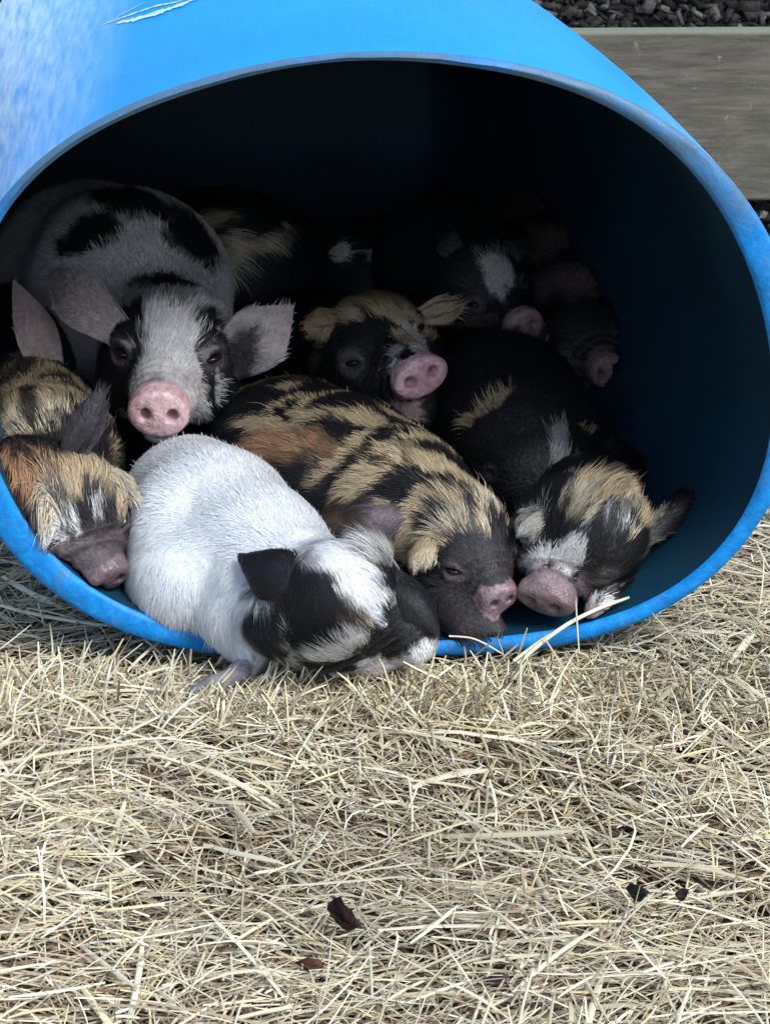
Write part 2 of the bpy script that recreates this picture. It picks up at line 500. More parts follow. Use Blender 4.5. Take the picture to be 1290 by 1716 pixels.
class Pig:
    def __init__(s): s.prims = []; s.cuts = []; s.ears = []; s.head = None; s.eyes = []
    # prims: (fn, args, k, flow, centre)
    def body(s, pts, k=0.02, flow=None):
        q = [(P(u, v, y), r * mpp(P(u, v, y))) for u, v, y, r in pts]
        for (a, ra), (b, rb) in zip(q[:-1], q[1:]):
            s.prims.append((sd_cone, (a, b, ra, rb), k, nrm(b - a) if flow is None else np.asarray(flow, float)))
    def ell(s, u, v, y, rx, ry, rz, k=0.015, flow=(0, 0.6, -0.3)):
        c = P(u, v, y); m = mpp(c)
        s.prims.append((sd_ell, (c, np.eye(3), np.array([rx, ry, rz]) * m), k, np.array(flow, float)))
    def make_head(s, c, sn, rpx, up=(0, -0.5, 1), roll=0.0, snw=0.48, snh=0.40, jaw=True, eye_open=0.5, skull=(0.95, 0.95, 0.9)):
        C, S = P(*c), P(*sn)
        Rm = rpx * mpp(C)
        f = nrm(S - C)
        x = nrm(np.cross(f, np.asarray(up, float))); z = np.cross(x, f)
        if roll:
            cr, sr = math.cos(R(roll)), math.sin(R(roll)); x, z = x * cr + z * sr, z * cr - x * sr
        M = np.stack([x, f, z], 1)          # local -> world columns
        L = np.linalg.norm(S - C) / Rm
        T = lambda a: C + M @ (np.array(a, float) * Rm)
        back = -f
        ad = s.prims.append
        ad((sd_ell, (T((0, -.05, .05)), M, np.array(skull) * Rm), .35 * Rm, back))
        for q in (-1, 1):
            ad((sd_ell, (T((q * .50, .18, -.36)), M, np.array((.50, .62, .52)) * Rm), .3 * Rm, back))
            ad((sd_ell, (T((q * .52, .52, .42)), M, np.array((.28, .24, .16)) * Rm), .22 * Rm, back))
        ad((sd_cone, (T((0, .36, -.04)), T((0, L - .26, .01)), .66 * Rm, .36 * Rm), .3 * Rm, back))
        if jaw: ad((sd_cone, (T((0, .25, -.55)), T((0, L - .42, -.40)), .42 * Rm, .22 * Rm), .12 * Rm, back))
        ad((sd_disc, (T((0, L - .10, 0)), M, snw * Rm, snh * Rm, .17 * Rm, .09 * Rm), .14 * Rm, back))
        for q in (-1, 1):
            s.cuts.append((sd_ell, (T((q * snw * .42, L + .09, .02)), M, np.array((snw * .19, .16, snh * .27)) * Rm), .05 * Rm))
        s.cuts.append((sd_ell, (T((0, L - .30, -.36)), M, np.array((.46, .30, .03)) * Rm), .06 * Rm))
        s.head = (C, M, Rm, L, T, snw, snh)
        # eyes sit where a ray from the skull centre leaves the face
        for q in (-1, 1):
            d = M @ nrm(np.array((q * .66, .66, .24)))
            t = 0.0
            o = C + M @ (np.array((0, .05, .05)) * Rm)
            for _ in range(40):
                t += float(s.sdf_raw((o + d * t)[None])[0]) * -0.8 if False else max(0.0008, -float(s.sdf_raw((o + d * t)[None])[0]) * 0.7)
                if s.sdf_raw((o + d * t)[None])[0] > -0.0006: break
            e = o + d * t
            yv = d; xv = nrm(np.cross(M[:, 2], yv)); Me = np.stack([xv, yv, np.cross(xv, yv)], 1)
            s.eyes.append((e, Me, Rm))
        for e, Me, Rm in s.eyes[-2:]:
            s.cuts.append((sd_ell, (e + Me[:, 1] * 0.05 * Rm, Me, np.array((.17, .14, .07)) * Rm), .08 * Rm))
            s.prims.append((sd_torus, (e + Me[:, 1] * 0.00 * Rm, Me @ np.diag([1, 1, 1]), .155 * Rm, .035 * Rm), .06 * Rm, back))
    def hit(s, u, v):
        d = nrm(ray(u, v)); t = 1.9
        for _ in range(160):
            h_ = float(s.sdf_raw((CAM + d * t)[None])[0])
            if h_ < 0.0004: return CAM + d * t
            t += max(h_ * 0.7, 0.0004)
            if t > 3.6: return None
        return None
    def ear(s, root, tip, wpx, cup=0.35, bend=0.0, col=None, thick=0.0032, point=0.75, face=None, lift=0.012, sink=0.011):
        """leaf-shaped ear growing out of the head under pixel root; a tip without depth lies lift metres off the surface"""
        a = s.hit(root[0], root[1])
        if a is None: a = P(*root)
        else: a = a + nrm(a - CAM) * sink
        if len(tip) == 3: b = P(*tip)
        else:
            b = s.hit(*tip)
            b = P(tip[0], tip[1], a[1] - 0.01) if b is None else b - nrm(b - CAM) * lift
        s.ears.append((a, b, wpx * mpp(a), np.array(face if face is not None else (0, -1, 0.3), float), cup, bend, col, thick, point))
    def sdf_raw(s, p):
        d = None
        for fn, ar, k, fl in s.prims:
            v = fn(p, *ar)
            d = v if d is None else smin(d, v, k)
        for fn, ar, k in s.cuts:
            d = smax(d, -fn(p, *ar), k)
        return d
    def sdf(s, p):
        d = s.sdf_raw(p)
        inb = in_barrel(p) + 0.002
        inb = np.where(p[:, 1] < 0.0, -1.0, inb)
        d = np.maximum(d, inb)
        return np.maximum(d, -(p[:, 2] - 0.004))

def mesh_sdf(f, lo, hi, h):
    B = 8
    n = (np.ceil((hi - lo) / h / B).astype(int) + 1)
    g = [lo[i] + (np.arange(n[i]) + 0.5) * h * B for i in range(3)]
    C = np.stack(np.meshgrid(*g, indexing='ij'), -1).reshape(-1, 3)
    dc = f(C).reshape(n)
    act = np.abs(dc) < h * B * 1.25
    Fv = np.repeat(np.repeat(np.repeat(dc, B, 0), B, 1), B, 2)
    mk = np.repeat(np.repeat(np.repeat(act, B, 0), B, 1), B, 2)
    idx = np.argwhere(mk)
    pts = lo + (idx + 0.5) * h
    val = np.empty(len(pts))
    for i in range(0, len(pts), 400000): val[i:i + 400000] = f(pts[i:i + 400000])
    Fv[mk] = val
    s = Fv < 0
    N = np.array(Fv.shape)
    cnt = np.zeros(N - 1, np.int8)
    off = [(i, j, k) for i in (0, 1) for j in (0, 1) for k in (0, 1)]
    for i, j, k in off: cnt += s[i:N[0] - 1 + i, j:N[1] - 1 + j, k:N[2] - 1 + k]
    cells = np.argwhere((cnt > 0) & (cnt < 8))
    vid = np.full(N - 1, -1, np.int64); vid[tuple(cells.T)] = np.arange(len(cells))
    acc = np.zeros((len(cells), 3)); num = np.zeros(len(cells))
    for a in range(3):
        o1, o2 = [x for x in range(3) if x != a]
        for i in (0, 1):
            for j in (0, 1):
                c0 = cells.copy(); c0[:, o1] += i; c0[:, o2] += j
                c1 = c0.copy(); c1[:, a] += 1
                f0 = Fv[tuple(c0.T)]; f1 = Fv[tuple(c1.T)]
                m = (f0 < 0) != (f1 < 0)
                t = np.where(m, f0 / np.where(np.abs(f0 - f1) < 1e-12, 1, f0 - f1), 0)
                q = c0 + 0.0; q[:, a] += t
                acc[m] += q[m]; num[m] += 1
    v = lo + (acc / num[:, None] + 0.5) * h
    quads = []
    for a in range(3):
        o1, o2 = (a + 1) % 3, (a + 2) % 3
        sl0 = [slice(None)] * 3; sl1 = [slice(None)] * 3
        sl0[a] = slice(0, N[a] - 1); sl1[a] = slice(1, N[a])
        ch = np.argwhere(s[tuple(sl0)] != s[tuple(sl1)])
        ok = (ch[:, o1] > 0) & (ch[:, o2] > 0) & (ch[:, o1] < N[o1] - 1) & (ch[:, o2] < N[o2] - 1)
        ch = ch[ok]
        ids = []
        for d1, d2 in ((-1, -1), (0, -1), (0, 0), (-1, 0)):
            c = ch.copy(); c[:, o1] += d1; c[:, o2] += d2
            ids.append(vid[tuple(c.T)])
        q = np.stack(ids, 1)
        inside0 = s[tuple(ch.T)]
        q[~inside0] = q[~inside0][:, ::-1]
        quads.append(q)
    q = np.concatenate(quads)
    q = q[(q >= 0).all(1)]
    return v, q

def grad(f, p, e=0.0006):
    g = np.empty_like(p)
    for a in range(3):
        dp = np.zeros(3); dp[a] = e
        g[:, a] = f(p + dp) - f(p - dp)
    return nrm(g)

def ear_mesh(E):
    a, b, w, face, cup, bend, col, th, point = E
    ax = b - a; ln = np.linalg.norm(ax); ax = ax / ln
    n = nrm(face - ax * (face @ ax)); sd = np.cross(ax, n)
    nu, nv = 22, 15
    t = np.linspace(-0.05, 1, nu)[:, None]; sg = np.linspace(-1, 1, nv)[None]
    tt = np.clip(t, 0, 1)
    prof = (0.50 + 1.5 * tt * np.exp(-1.2 * tt)) * np.maximum(1 - tt ** 2.4, 0.0) ** point + 0.02
    wob = 1 + 0.05 * np.sin(9 * tt + 3 * sg)
    pos = (a + ax * (t[..., None] * ln) + sd * (sg * prof * w * wob)[..., None]
           + n * (cup * w * (sg ** 2) * prof - bend * ln * tt ** 2 + 0.16 * ln * np.sin(np.pi * tt) * (1 - 0.6 * sg ** 2))[..., None])
    du = np.gradient(pos, axis=0); dv = np.gradient(pos, axis=1)
    nn = nrm(np.cross(du, dv))
    tk = th * (1 - 0.6 * np.abs(sg) ** 3 * np.ones_like(t))[..., None] * 0.5
    top = (pos + nn * tk).reshape(-1, 3); bot = (pos - nn * tk).reshape(-1, 3)
    i, j = np.meshgrid(np.arange(nu - 1), np.arange(nv - 1), indexing='ij'); i = i.ravel(); j = j.ravel()
    f = np.stack([i * nv + j, (i + 1) * nv + j, (i + 1) * nv + j + 1, i * nv + j + 1], 1)
    K = nu * nv
    bd = list(range(nv)) + [r * nv + nv - 1 for r in range(1, nu)] + [(nu - 1) * nv + c for c in range(nv - 2, -1, -1)] + [r * nv for r in range(nu - 2, 0, -1)]
    bd = np.array(bd); bn = np.roll(bd, -1)
    side = np.stack([bd, bd + K, bn + K, bn], 1)
    v = np.concatenate([top, bot])
    nrmv = np.concatenate([nn.reshape(-1, 3), -nn.reshape(-1, 3)])
    flow = np.tile(ax, (len(v), 1)) + 0.35 * np.concatenate([(sd * np.sign(sg)[..., None] * np.abs(sg)[..., None] * np.ones((nu, nv, 1))).reshape(-1, 3)] * 2)
    front = np.concatenate([np.ones(K), np.zeros(K)])
    if (np.cross(ax, sd) @ n) * 1 < 0: pass
    return v, np.concatenate([f, f[:, ::-1] + K, side]), nrmv, flow, np.concatenate([tt * np.ones_like(sg)] * 2).ravel()

# coat colours (albedo)
WH = (0.80, 0.79, 0.77); BK = (0.010, 0.010, 0.012); TAN = (0.45, 0.345, 0.21); CREAM = (0.58, 0.50, 0.36)
GIN = (0.40, 0.225, 0.125); GRY = (0.30, 0.29, 0.29); LG = (0.55, 0.54, 0.53); PINK = (0.66, 0.34, 0.34); DPK = (0.32, 0.20, 0.20)
PUR = (0.11, 0.085, 0.10); BRN = (0.055, 0.036, 0.028)

def build_pig(pig, name, label, base, patches, snout_col=PINK, h=0.0022, hairs=12000, hair_len=0.016, brindle=None, hide=None,
              hair_w=0.00045, muzzle_skin=0.28, group='piglets heaped in the barrel', eyes=True, seed=1, muz=None, griz=None, wave=0.25, lift0=0.12, tonevar=1.0):
    rng = np.random.default_rng(seed)
    lo = np.full(3, 9.0); hi = -lo
    for fn, ar, k, fl in pig.prims:
        if fn is sd_cone:
            for q, r in ((ar[0], ar[2]), (ar[1], ar[3])): lo = np.minimum(lo, q - r - .012); hi = np.maximum(hi, q + r + .012)
        elif fn is sd_ell:
            m = ar[2].max(); lo = np.minimum(lo, ar[0] - m - .01); hi = np.maximum(hi, ar[0] + m + .01)
    v, q = mesh_sdf(pig.sdf, lo, hi, h)
    for _ in range(2):                                  # settle on the surface
        g = grad(pig.sdf, v); v = v - g * np.clip(pig.sdf(v), -h, h)[:, None] * 0.8
    n = grad(pig.sdf, v, h * 0.9)
    # hair flow
    wsum = np.zeros(len(v)); flow = np.zeros_like(v)
    for fn, ar, k, fl in pig.prims:
        if fn is sd_torus: continue
        w = np.exp(-np.maximum(fn(v, *ar), -0.01) / 0.007)
        flow += w[:, None] * fl; wsum += w
    flow = nrm(flow / (wsum[:, None] + 1e-9))
    flow = flow + np.array([0, -0.05, -0.45]) * (1 - np.abs(n[:, 2:3]))
    isear = np.zeros(len(v)); eart = np.zeros(len(v)); earid = np.full(len(v), -1)
    Q = [q]; V = [v]; Nn = [n]; Fl = [flow]; IE = [isear]; ET = [eart]; EI = [earid]; base_n = len(v)
    for k, E in enumerate(pig.ears):
        ev, ef, en, efl, et = ear_mesh(E)
        Q.append(ef + base_n); base_n += len(ev)
        V.append(ev); Nn.append(en); Fl.append(efl); IE.append(np.ones(len(ev))); ET.append(et); EI.append(np.full(len(ev), k))
    v = np.concatenate(V); q = np.concatenate(Q); n = np.concatenate(Nn); flow = np.concatenate(Fl)
    isear = np.concatenate(IE); eart = np.concatenate(ET); earid = np.concatenate(EI)
    col = np.tile(np.array(base, float), (len(v), 1)); dry = np.ones(len(v))
    hl = np.ones(len(v)); lift = np.full(len(v), lift0)
    if brindle is not None:                            # streaks running with the coat
        dirv, freq, thr, c2, region = brindle
        dv = nrm(np.array(dirv, float))
        pr = v - (v @ dv)[:, None] * dv * 0.80
        s = noise3(pr, freq, seed) + 0.45 * noise3(pr, freq * 2.3, seed + 3)
        m = np.clip((s - thr) / 0.25 + 0.5, 0, 1)[:, None]
        col = col * (1 - m) + np.array(c2) * m
    for k, E in enumerate(pig.ears):
        if E[6] is not None: col[earid == k] = E[6]
    uu, vv, dd = project(v)
    facing = (n * nrm(CAM - v)).sum(1) > 0.05
    fu = nrm(flow)
    vs_ = v - fu * (v * fu).sum(1)[:, None] * 0.88
    jit = 0.32 * noise3(v, 60.0, seed) + 0.18 * noise3(v, 170.0, seed + 5) + 0.38 * noise3(vs_, 230.0, seed + 7)
    for pt in patches:
        u0, v0, ru, rv, ang, c = pt[:6]
        opt = pt[6] if len(pt) > 6 else {}
        d2 = (uu - u0) ** 2 + (vv - v0) ** 2
        cand = np.where(facing & (d2 < 64))[0]
        if len(cand) == 0: ci = np.argmin(d2 + np.where(facing, 0, 1e5))
        else: ci = cand[np.argmin(dd[cand])]
        cc = v[ci]; m = mpp(cc)
        r = v - cc
        a = R(ang); ca, sa = math.cos(a), math.sin(a)
        ex, ey, ez = r @ RGT / m, -(r @ UPV) / m, r @ FWD / m
        dist = np.sqrt(((ex * ca + ey * sa) / ru) ** 2 + ((-ex * sa + ey * ca) / rv) ** 2 + (ez / (1.5 * max(ru, rv))) ** 2)
        soft = opt.get('soft', 0.16)
        w = np.clip((1 + jit * opt.get('jit', 0.6) - dist) / soft * 0.5 + 0.5, 0, 1)
        if 'ears' in opt: w = w * (isear if opt['ears'] else 1 - isear)
        else: w = w * (1 - isear)
        col = col * (1 - w[:, None]) + np.array(c) * w[:, None]
        if 'hl' in opt: hl = hl * (1 - w) + opt['hl'] * w
        if 'lift' in opt: lift = lift * (1 - w) + opt['lift'] * w
    for gc, gt, gf in (griz or []):
        sg_ = noise3(vs_, gf, seed + 15) + 0.4 * noise3(v, gf * 0.35, seed + 16)
        wg = (np.clip((sg_ - gt) / 0.3 + 0.5, 0, 1) * (hl > 0.45))[:, None] * 0.9
        col = col * (1 - wg) + np.array(gc) * wg
    hl = np.where(isear > 0, np.minimum(hl, 0.62 - 0.15 * eart), hl)
    if pig.head is not None:
        C, M, Rm, L, T, snw, snh = pig.head
        lq = (v - C) @ M / Rm
        if muz is not None:
            mw = np.clip((lq[:, 1] - muz[1]) / 0.15 + 0.4 * jit, 0, 1) * (isear < .5) * (np.linalg.norm(lq, axis=1) < L + .5)
            col = col * (1 - mw[:, None]) + np.array(muz[0]) * mw[:, None]
        # bare nose disc, with moist rim and dark nostrils
        nd = lq[:, 1] - (L - .24) - 0.05 * noise3(v, 120, seed)
        w = np.clip(nd / 0.10 + 0.5, 0, 1) * (isear < 0.5) * (np.hypot(lq[:, 0] / (snw + .06), lq[:, 2] / (snh + .04)) < 1.0)
        blotch = np.clip(noise3(v, 90, seed + 2) * 0.6 + 0.25 + 0.3 * noise3(v, 300, seed + 6), 0, 0.9)[:, None]
        sc = np.array(snout_col) * (1 - blotch) + np.array(snout_col) * np.array([0.72, 0.58, 0.58]) * blotch
        col = col * (1 - w[:, None]) + sc * w[:, None]
        hl = hl * (1 - w); dry = 1 - w
        for qx in (-1, 1):
            dn = np.sqrt(((lq[:, 0] - qx * snw * .42) / (snw * .17)) ** 2 + ((lq[:, 2] - .02) / (snh * .24)) ** 2)
            wn_ = np.clip(1.25 - dn, 0, 1) * (lq[:, 1] > L - .22) * (isear < .5)
            col = col * (1 - wn_[:, None]) + np.array(snout_col) * np.array([0.30, 0.17, 0.17]) * wn_[:, None]
        # short hair towards the nose and wrinkles above it
        fz = np.clip((lq[:, 1] - 0.35) / (L - 0.5), 0, 1)
        near_head = (np.linalg.norm(lq, axis=1) < L + 0.4) & (isear < .5)
        hl = np.where(near_head, hl * (1 - 0.60 * fz), hl)
        hl = np.where(near_head & (lq[:, 1] > L - 0.24 - muzzle_skin), hl * 0.6, hl)
        wr = np.clip((lq[:, 1] - (L - .75)) / .15, 0, 1) * np.clip(((L - .26) - lq[:, 1]) / .1, 0, 1) * (lq[:, 2] > -0.2) * near_head
        v = v + n * (wr * 0.028 * Rm * np.sin(lq[:, 1] * 42 + 3 * lq[:, 0] ** 2 + 0.8 * noise3(v, 60, seed)))[:, None]
    for e, Me, Rm_ in pig.eyes:                          # bare wrinkled lids
        le = (v - e) @ Me / Rm_
        de = np.hypot(le[:, 0] / 1.25, le[:, 2])
        w = np.clip((0.27 - de) / 0.06, 0, 1) * (np.abs(le[:, 1]) < 0.4) * (isear < .5)
        lid = np.clip(col * 0.35 + np.array((0.075, 0.058, 0.058)), 0, 0.4)
        col = col * (1 - 0.8 * w[:, None]) + lid * 0.8 * w[:, None]
        hl = hl * (1 - 0.8 * w)
        v = v + n * (np.clip((0.42 - de) / 0.1, 0, 1) * np.clip((de - 0.16) / 0.05, 0, 1) * (np.abs(le[:, 1]) < 0.4) * (isear < .5) * 0.013 * Rm_ * np.sin(de * 75 + 2 * le[:, 0]))[:, None]
    v = v + n * (0.0012 * noise3(v, 45, seed + 9))[:, None] * (1 - isear)[:, None]
    # centre of the base for the origin
    org = np.array([v[:, 0].mean(), v[:, 1].mean(), v[:, 2].min()])
    skin = col * (np.array([0.80, 0.74, 0.72]) if hide is None else np.array(hide))
    skin = np.where((hl < 0.22)[:, None], col, skin)
    skin = skin * (1 + 0.10 * noise3(v, 30, seed + 4))[:, None]
    root = mesh_obj(name, v, q, M_SKIN, None, True, np.concatenate([np.clip(skin, 0.004, 0.9), dry[:, None]], 1), origin=org)
    tag(root, label, 'pig', group)
    # eyes
    if eyes:
        for e, Me, Rm in pig.eyes:
            th, ph = np.meshgrid(np.linspace(0, np.pi, 9), np.linspace(0, 2 * np.pi, 14, endpoint=False), indexing='ij')
            sp = np.stack([np.sin(th) * np.cos(ph), np.cos(th), np.sin(th) * np.sin(ph)], -1).reshape(-1, 3) * np.array((.15, .11, .06)) * Rm
            ev = e - Me[:, 1] * 0.062 * Rm + sp @ Me.T
            i, j = np.meshgrid(np.arange(8), np.arange(14), indexing='ij'); i = i.ravel(); j = j.ravel(); j2 = (j + 1) % 14
            mesh_obj('eye', ev, np.stack([i * 14 + j, i * 14 + j2, (i + 1) * 14 + j2, (i + 1) * 14 + j], 1), M_EYE, root, origin=ev.mean(0))
    # ---------------- coat
    tri = np.concatenate([q[:, [0, 1, 2]], q[:, [0, 2, 3]]])
    A = np.linalg.norm(np.cross(v[tri[:, 1]] - v[tri[:, 0]], v[tri[:, 2]] - v[tri[:, 0]]), axis=1)
    fc = (n[tri[:, 0]] * nrm(CAM - v[tri[:, 0]])).sum(1)
    A = A * np.where(fc > -0.35, 1.0, 0.05) * np.where(isear[tri[:, 0]] > 0, 0.8, 1) * np.clip(1.6 - 0.3 * hl[tri[:, 0]], 0.6, 1.6)
    A = np.where(hl[tri[:, 0]] < 0.05, 0, A)
    ti = rng.choice(len(tri), hairs, p=A / A.sum())
    r1, r2 = rng.random(hairs), rng.random(hairs)
    fl_ = r1 + r2 > 1; r1[fl_] = 1 - r1[fl_]; r2[fl_] = 1 - r2[fl_]
    T3 = tri[ti]
    bw = np.stack([1 - r1 - r2, r1, r2], 1)
    lerp = lambda arr: (arr[T3] * (bw[..., None] if arr.ndim == 2 else bw)).sum(1)
    p0, nn, ff, cc, ll, lf = lerp(v), nrm(lerp(n)), lerp(flow), lerp(col), lerp(hl), lerp(lift)
    # keep one patch colour per hair rather than an average
    cc = col[T3[np.arange(hairs), rng.integers(0, 3, hairs)]]
    ff = nrm(ff - nn * (ff * nn).sum(1)[:, None])
    sw = noise3(p0, 42, seed + 20)[:, None]; sw2 = noise3(p0, 110, seed + 21)[:, None]
    sdv = np.cross(nn, ff)
    d = nrm(ff + sdv * (wave * 1.5 * sw + wave * sw2 + rng.normal(0, 0.16, (hairs, 1))))
    lf = lf * (0.7 + 0.6 * rng.random(hairs))
    ln = hair_len * ll * rng.uniform(0.6, 1.25, hairs)
    gh = (rng.random(hairs) < 0.010) & (ll > 0.3)                 # wiry guard hairs
    ln = np.where(gh, ln * 1.3, ln); lf = np.where(gh, lf + 0.12, lf)
    d1 = nrm(d + nn * (lf * 1.6 + 0.07)[:, None])
    d2 = nrm(d + nn * (lf * 0.55 - 0.10)[:, None] + np.array([0, 0, -0.15]))
    pm = p0 + d1 * (ln * 0.45)[:, None]
    pe = pm + d2 * (ln * 0.55)[:, None]
    # clumps
    ns = max(8, hairs // 16)
    si = rng.choice(hairs, ns, replace=False)
    S = p0[si].astype(np.float32); s2 = (S * S).sum(1)
    near = np.empty(hairs, int)
    for i in range(0, hairs, 4000):
        a = p0[i:i + 4000].astype(np.float32)
        near[i:i + 4000] = np.argmin(s2[None] - 2 * a @ S.T, axis=1)
    tgt = pe[si][near]
    pull = rng.uniform(0.1, 0.6, hairs)[:, None] * (0.4 + 0.6 * tonevar)
    cl_ok = (np.linalg.norm(tgt - pe, axis=1)[:, None] < 0.02) & ~gh[:, None]
    pe2 = np.where(cl_ok, pe * (1 - pull) + tgt * pull, pe)
    pm = pm + (pe2 - pe) * 0.3; pe = pe2
    mixd = rng.random(hairs) < 0.3
    cc = np.where(mixd[:, None], cc[si][near], cc)
    tone = 1 + tonevar * (rng.uniform(0.80, 1.12, ns)[near] * rng.uniform(0.85, 1.12, hairs) - 1)
    cc = np.clip(cc * tone[:, None], 0.005, 0.88)
    wv = nrm(np.cross(nrm(pe - p0), nn)) * (hair_w * rng.uniform(0.7, 1.25, hairs) * 0.5)[:, None]
    p0 = p0 - nn * 0.0006
    vv_ = np.stack([p0 - wv, p0 + wv, pm - wv * 0.85, pm + wv * 0.85, pe], 1).reshape(-1, 3)
    b = np.arange(hairs) * 5
    quads = np.stack([b, b + 1, b + 3, b + 2], 1); tris = np.stack([b + 2, b + 3, b + 4], 1)
    mesh_obj('hair', vv_, [quads, tris], M_HAIR, root, True, np.repeat(cc, 5, 0), origin=org)
    return root

PIGS = {}
exec_order = []

# --- white piglet flopped over the rim, face in the straw
g = Pig()
g.body([(515, 985, -0.01, 92), (428, 932, 0.045, 116), (358, 880, 0.095, 126), (320, 848, 0.135, 116)], 0.018)
g.ell(318, 965, 0.045, 106, 110, 100, 0.02, flow=(-0.3, 0.1, -0.7))
g.ell(292, 880, 0.075, 80, 90, 88, 0.012, flow=(-0.3, 0.3, -0.6))
g.ell(425, 1005, -0.005, 72, 70, 88, 0.012, flow=(-0.3, 0.1, -0.8))
g.make_head((570, 1012, -0.052), (632, 1112, -0.048), 112, up=(0.12, -1.0, 0.4), jaw=True, snw=0.40, snh=0.36)
g.ell(480, 1040, -0.05, 78, 70, 60, 0.02, flow=(0.4, -0.4, -0.6))
g.ell(690, 1060, -0.055, 42, 50, 50, 0.02, flow=(0.4, -0.4, -0.6))
g.body([(392, 1035, -0.005, 54), (425, 1092, -0.03, 28)], 0.016, flow=(0, -0.4, -1))
g.body([(425, 1098, -0.03, 22), (402, 1128, -0.05, 15), (358, 1148, -0.062, 12), (328, 1158, -0.066, 8)], 0.006, flow=(-0.8, -0.4, -0.3))
g.ear((528, 1004), (402, 932), 62, face=(-0.35, -1, 0.6), cup=-0.25, col=BK, bend=0.0, point=1.0, lift=0.010)
g.ear((655, 965), (728, 1062), 46, face=(0.5, -0.8, 0.6), cup=-0.35, col=BK, bend=-0.05, lift=0.006)
PIGS['A'] = build_pig(g, 'piglet', 'white piglet with black ears flopped over the barrel rim onto the straw', (0.74, 0.755, 0.77), [
    (490, 1020, 92, 72, 10, BK), (425, 1050, 46, 50, 0, BK), (545, 1040, 60, 60, -30, BK), (500, 1100, 100, 40, 0, BK),
    (515, 938, 42, 24, 8, GRY), (560, 962, 12, 8, 0, GRY),
    (690, 1030, 52, 70, -20, BK), (660, 955, 46, 13, 38, BK), (712, 1050, 34, 55, 0, BK), (612, 1065, 36, 34, 0, BRN), (650, 1088, 46, 34, 0, BK),
    (612, 985, 30, 54, -22, WH, {'hl': 1.1}), (590, 940, 50, 32, 0, WH), (640, 1020, 36, 13, -12, WH), (630, 1062, 10, 6, 0, CREAM),
    (575, 1092, 38, 15, -25, WH, {'hl': 1.6, 'lift': 0.5}), (490, 1108, 44, 6, 8, LG, {'hl': 1.4, 'lift': 0.3}),
    (718, 1098, 30, 26, 0, WH, {'hl': 1.2, 'lift': 0.5}), (640, 928, 34, 16, 30, WH, {'hl': 1.7, 'lift': 0.8}),
    (368, 1142, 70, 26, -20, (0.22, 0.21, 0.23), {'hl': 0.4})],
    snout_col=(0.5, 0.42, 0.40), hairs=80000, hair_len=0.015, hide=(0.90, 0.89, 0.89), seed=3, lift0=0.035, tonevar=0.55, hair_w=0.0004)

# --- ginger, black and white piglet in the left corner
g = Pig()
g.body([(120, 850, 0.10, 80), (80, 770, 0.17, 105), (55, 730, 0.25, 112), (30, 700, 0.33, 90)], 0.03)
g.make_head((118, 862, 0.062), (182, 972, 0.014), 104, up=(-0.15, -0.55, 1.0), snw=0.40, snh=0.32)
g.ell(30, 805, 0.07, 75, 75, 75, 0.03, flow=(0.2, -0.2, -0.6))
g.ell(55, 875, 0.038, 72, 72, 72, 0.03, flow=(0.2, -0.2, -0.6))
g.ear((112, 770), (156, 650, 0.095), 38, face=(0.5, -1, 0.1), cup=0.4, col=(0.05, 0.045, 0.055), bend=-0.25)
g.ear((165, 790), (228, 842), 34, lift=0.012, face=(0.5, -0.9, 0.6), cup=-0.3, col=CREAM, bend=-0.15)
PIGS['B'] = build_pig(g, 'piglet', 'ginger, black and white piglet wedged against the rim beside the white piglet', BK, [
    (25, 775, 62, 46, 10, GIN, {'hl': 1.3}), (95, 795, 22, 42, 15, (0.38, 0.26, 0.15), {'hl': 1.2}), (50, 690, 80, 14, -8, CREAM), (60, 668, 70, 9, -5, TAN), (60, 715, 60, 8, -10, CREAM),
    (140, 790, 26, 26, 0, TAN), (100, 760, 30, 22, 0, BK), (50, 845, 44, 32, 20, BK), (100, 862, 26, 46, -30, CREAM), (122, 885, 24, 22, -20, WH), (92, 905, 26, 14, 40, WH),
    (168, 855, 30, 40, 0, BK), (175, 862, 9, 20, -10, LG, {'jit': 1.0}), (200, 890, 28, 34, 0, BK), (214, 842, 12, 26, 0, TAN), (200, 808, 30, 7, 20, BK),
    (150, 938, 44, 36, 25, (0.16, 0.13, 0.135), {'hl': 0.35}), (95, 915, 12, 16, 30, BK)],
    muz=((0.085, 0.066, 0.07), 0.75), griz=[(BK, 0.22, 150)], snout_col=(0.16, 0.11, 0.115), hairs=34000, hair_len=0.020, brindle=((0.7, 0.4, 0.1), 80, 0.45, TAN, None), seed=5)

